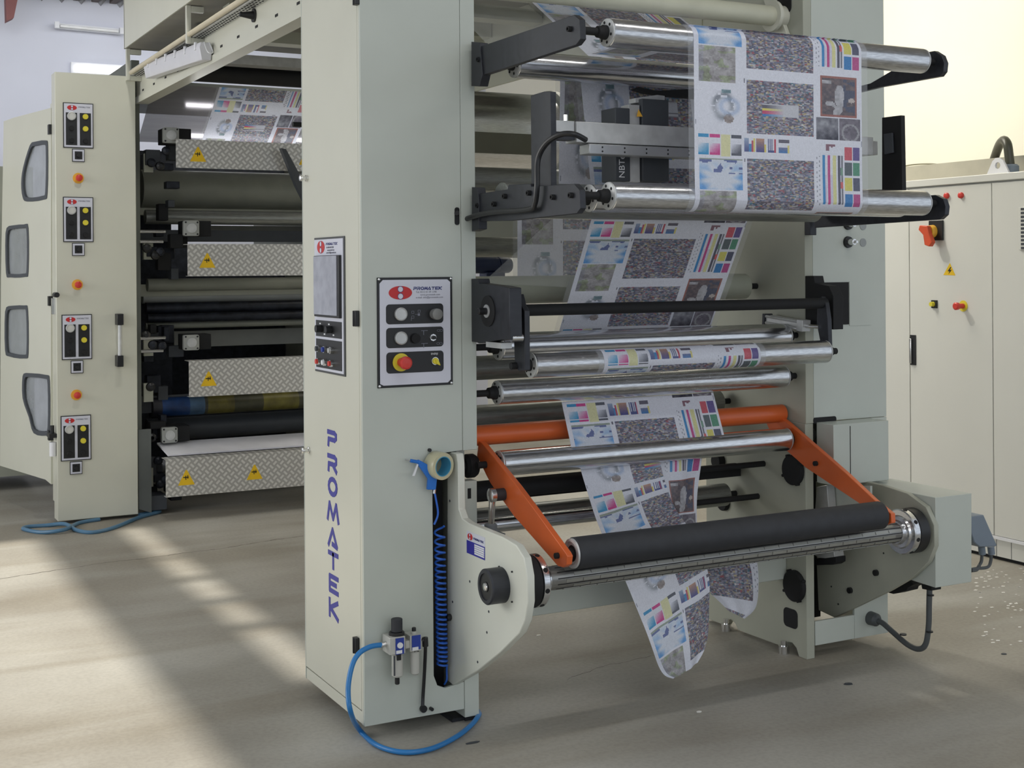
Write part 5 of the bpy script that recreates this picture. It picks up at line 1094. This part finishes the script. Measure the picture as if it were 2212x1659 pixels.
# inner vertical webs behind the sensor beam
a=aX(1255,150,.842);b=aX(1275,400,.842);film([row(a[1]+.02,a[2]+.04,-.45,.842,1.524),row(b[1],b[2],.27,.842,1.524)],PF,cell=.0045)
a=aX(1226,150,.842);b=aX(1207,400,.842);film([row(a[1]+.05,a[2]+.05,.30,.842,1.524),row(b[1],b[2],.95,.842,1.524)],PF,cell=.005)
a=aX(1118,505,.842);b=aX(1118,615,.842);film([row(a[1],a[2]+.06,.45,.842,1.524),row(b[1],b[2]-.02,.95,.842,1.524)],PF,cell=.005)
# sloping web from above onto the roller behind the upper arm
P1=aX(1128,-12,FX0);film([(aX(1122,-20,FX0),aX(1122,-20,FX0)+[.682,0,0],.1),(np.array([FX0,-.10,2.292]),np.array([FX1,-.10,2.292]),.9)],PF,cell=.0045)
film([(np.array([.43,P1[1]+.0,P1[2]]),P1-[.02,0,0],0),(np.array([.43,-.10,2.292]),np.array([FX0-.02,-.10,2.292]),1)],PF,name='clear_margin',clear=True,u0=0,u1=1)
# far web of the rear unit
yy0,zz0=4.62,2.40;yy1,zz1=4.2,2.77
fo=film([(np.array([.842,5.25,2.45]),np.array([1.524,5.25,2.45]),.55),(np.array([.842,5.02,2.60]),np.array([1.524,5.02,2.60]),.9),(np.array([.842,4.75,2.79]),np.array([1.524,4.75,2.79]),1.3)],PF,cell=.006);fo.location.y-=.004
FARC=mat('glossy_clear_film',S(190,186,190),.12,metal=.55,noise=.06,scale=3,aniso=(1,8,8),alpha=.8)
film([(np.array([.40,5.25,2.449]),np.array([1.75,5.25,2.449]),.55),(np.array([.40,5.02,2.599]),np.array([1.75,5.02,2.599]),.9),(np.array([.40,4.75,2.789]),np.array([1.75,4.75,2.789]),1.3)],PF,name='clear_margin',clear=True,u0=0,u1=1).data.materials[0]=FARC
# hidden glowing tubes added to put bright streaks on the rear film
for yy in(4.98,5.22):
    t=thing('film_streak_tube','glowing tube added for film streaks, hidden behind the topmost tread plate, '+('nearer one' if yy<5 else 'farther one'),'lamp',(1.2,yy,2.27))
    zl=zY(340,yy);MB().cyl((.74,yy,zl),(1.78,yy,zl),.014,12).build('tube',mat('streak_tube_glow',S(250,250,250),.3,emit=(S(255,255,255),7.)),t);MB().box(.73,1.80,yy-.03,yy+.03,zl-.028,zl-.018).build('tube_holder',DARKG,t)
# loose tail: from the nip roller down behind the rubber roller to the floor
def trow(l,rg,Y,v,Yr=None): return (aY(l[0],l[1],Y),aY(rg[0],rg[1],Y if Yr is None else Yr),v)
def autov(rows,v1):
    L=[0]
    for a,b in zip(rows,rows[1:]): L.append(L[-1]+np.linalg.norm(a[0]-b[0]))
    return [(r[0],r[1],v1-(L[-1]-l)/PER) for r,l in zip(rows,L)]
film(autov([trow((1246,984),(1428,968),.07,0,.07),trow((1262,1040),(1430,1010),.05,0,.06),trow((1302,1155),(1455,1090),-.04,0,.0),trow((1348,1250),(1500,1160),-.12,0,-.06),trow((1385,1340),(1530,1245),-.15,0,-.09),trow((1408,1400),(1532,1315),-.17,0,-.11),trow((1424,1440),(1530,1365),-.18,0,-.12),trow((1438,1460),(1523,1402),-.185,0,-.13),trow((1456,1467),(1508,1432),-.19,0,-.15)],1.60),PF,name='loose_tail',u0=0,u1=.50,wid=.7,wr=.004,norm=True)
film(autov([trow((1405,980),(1519,968),.09,0,.08),trow((1412,1050),(1512,1040),.07,0,.07),trow((1430,1120),(1507,1110),.04,0,.05),trow((1450,1190),(1502,1185),.02,0,.02)],1.12),PF,name='folded_tail_half',u0=.62,u1=1.0,wid=.7,wr=.008,norm=True)
film([trow((1440,1205),(1622,1180),-.03,.2,.04),trow((1490,1232),(1634,1212),-.05,.3,.03),trow((1512,1262),(1637,1258),-.06,.42,.02),trow((1545,1292),(1630,1310),-.06,.55,.02),trow((1572,1318),(1606,1336),-.06,.62,.0)],PF,name='folded_flap',u0=.32,u1=.74,wid=.6,wr=.007,norm=True)
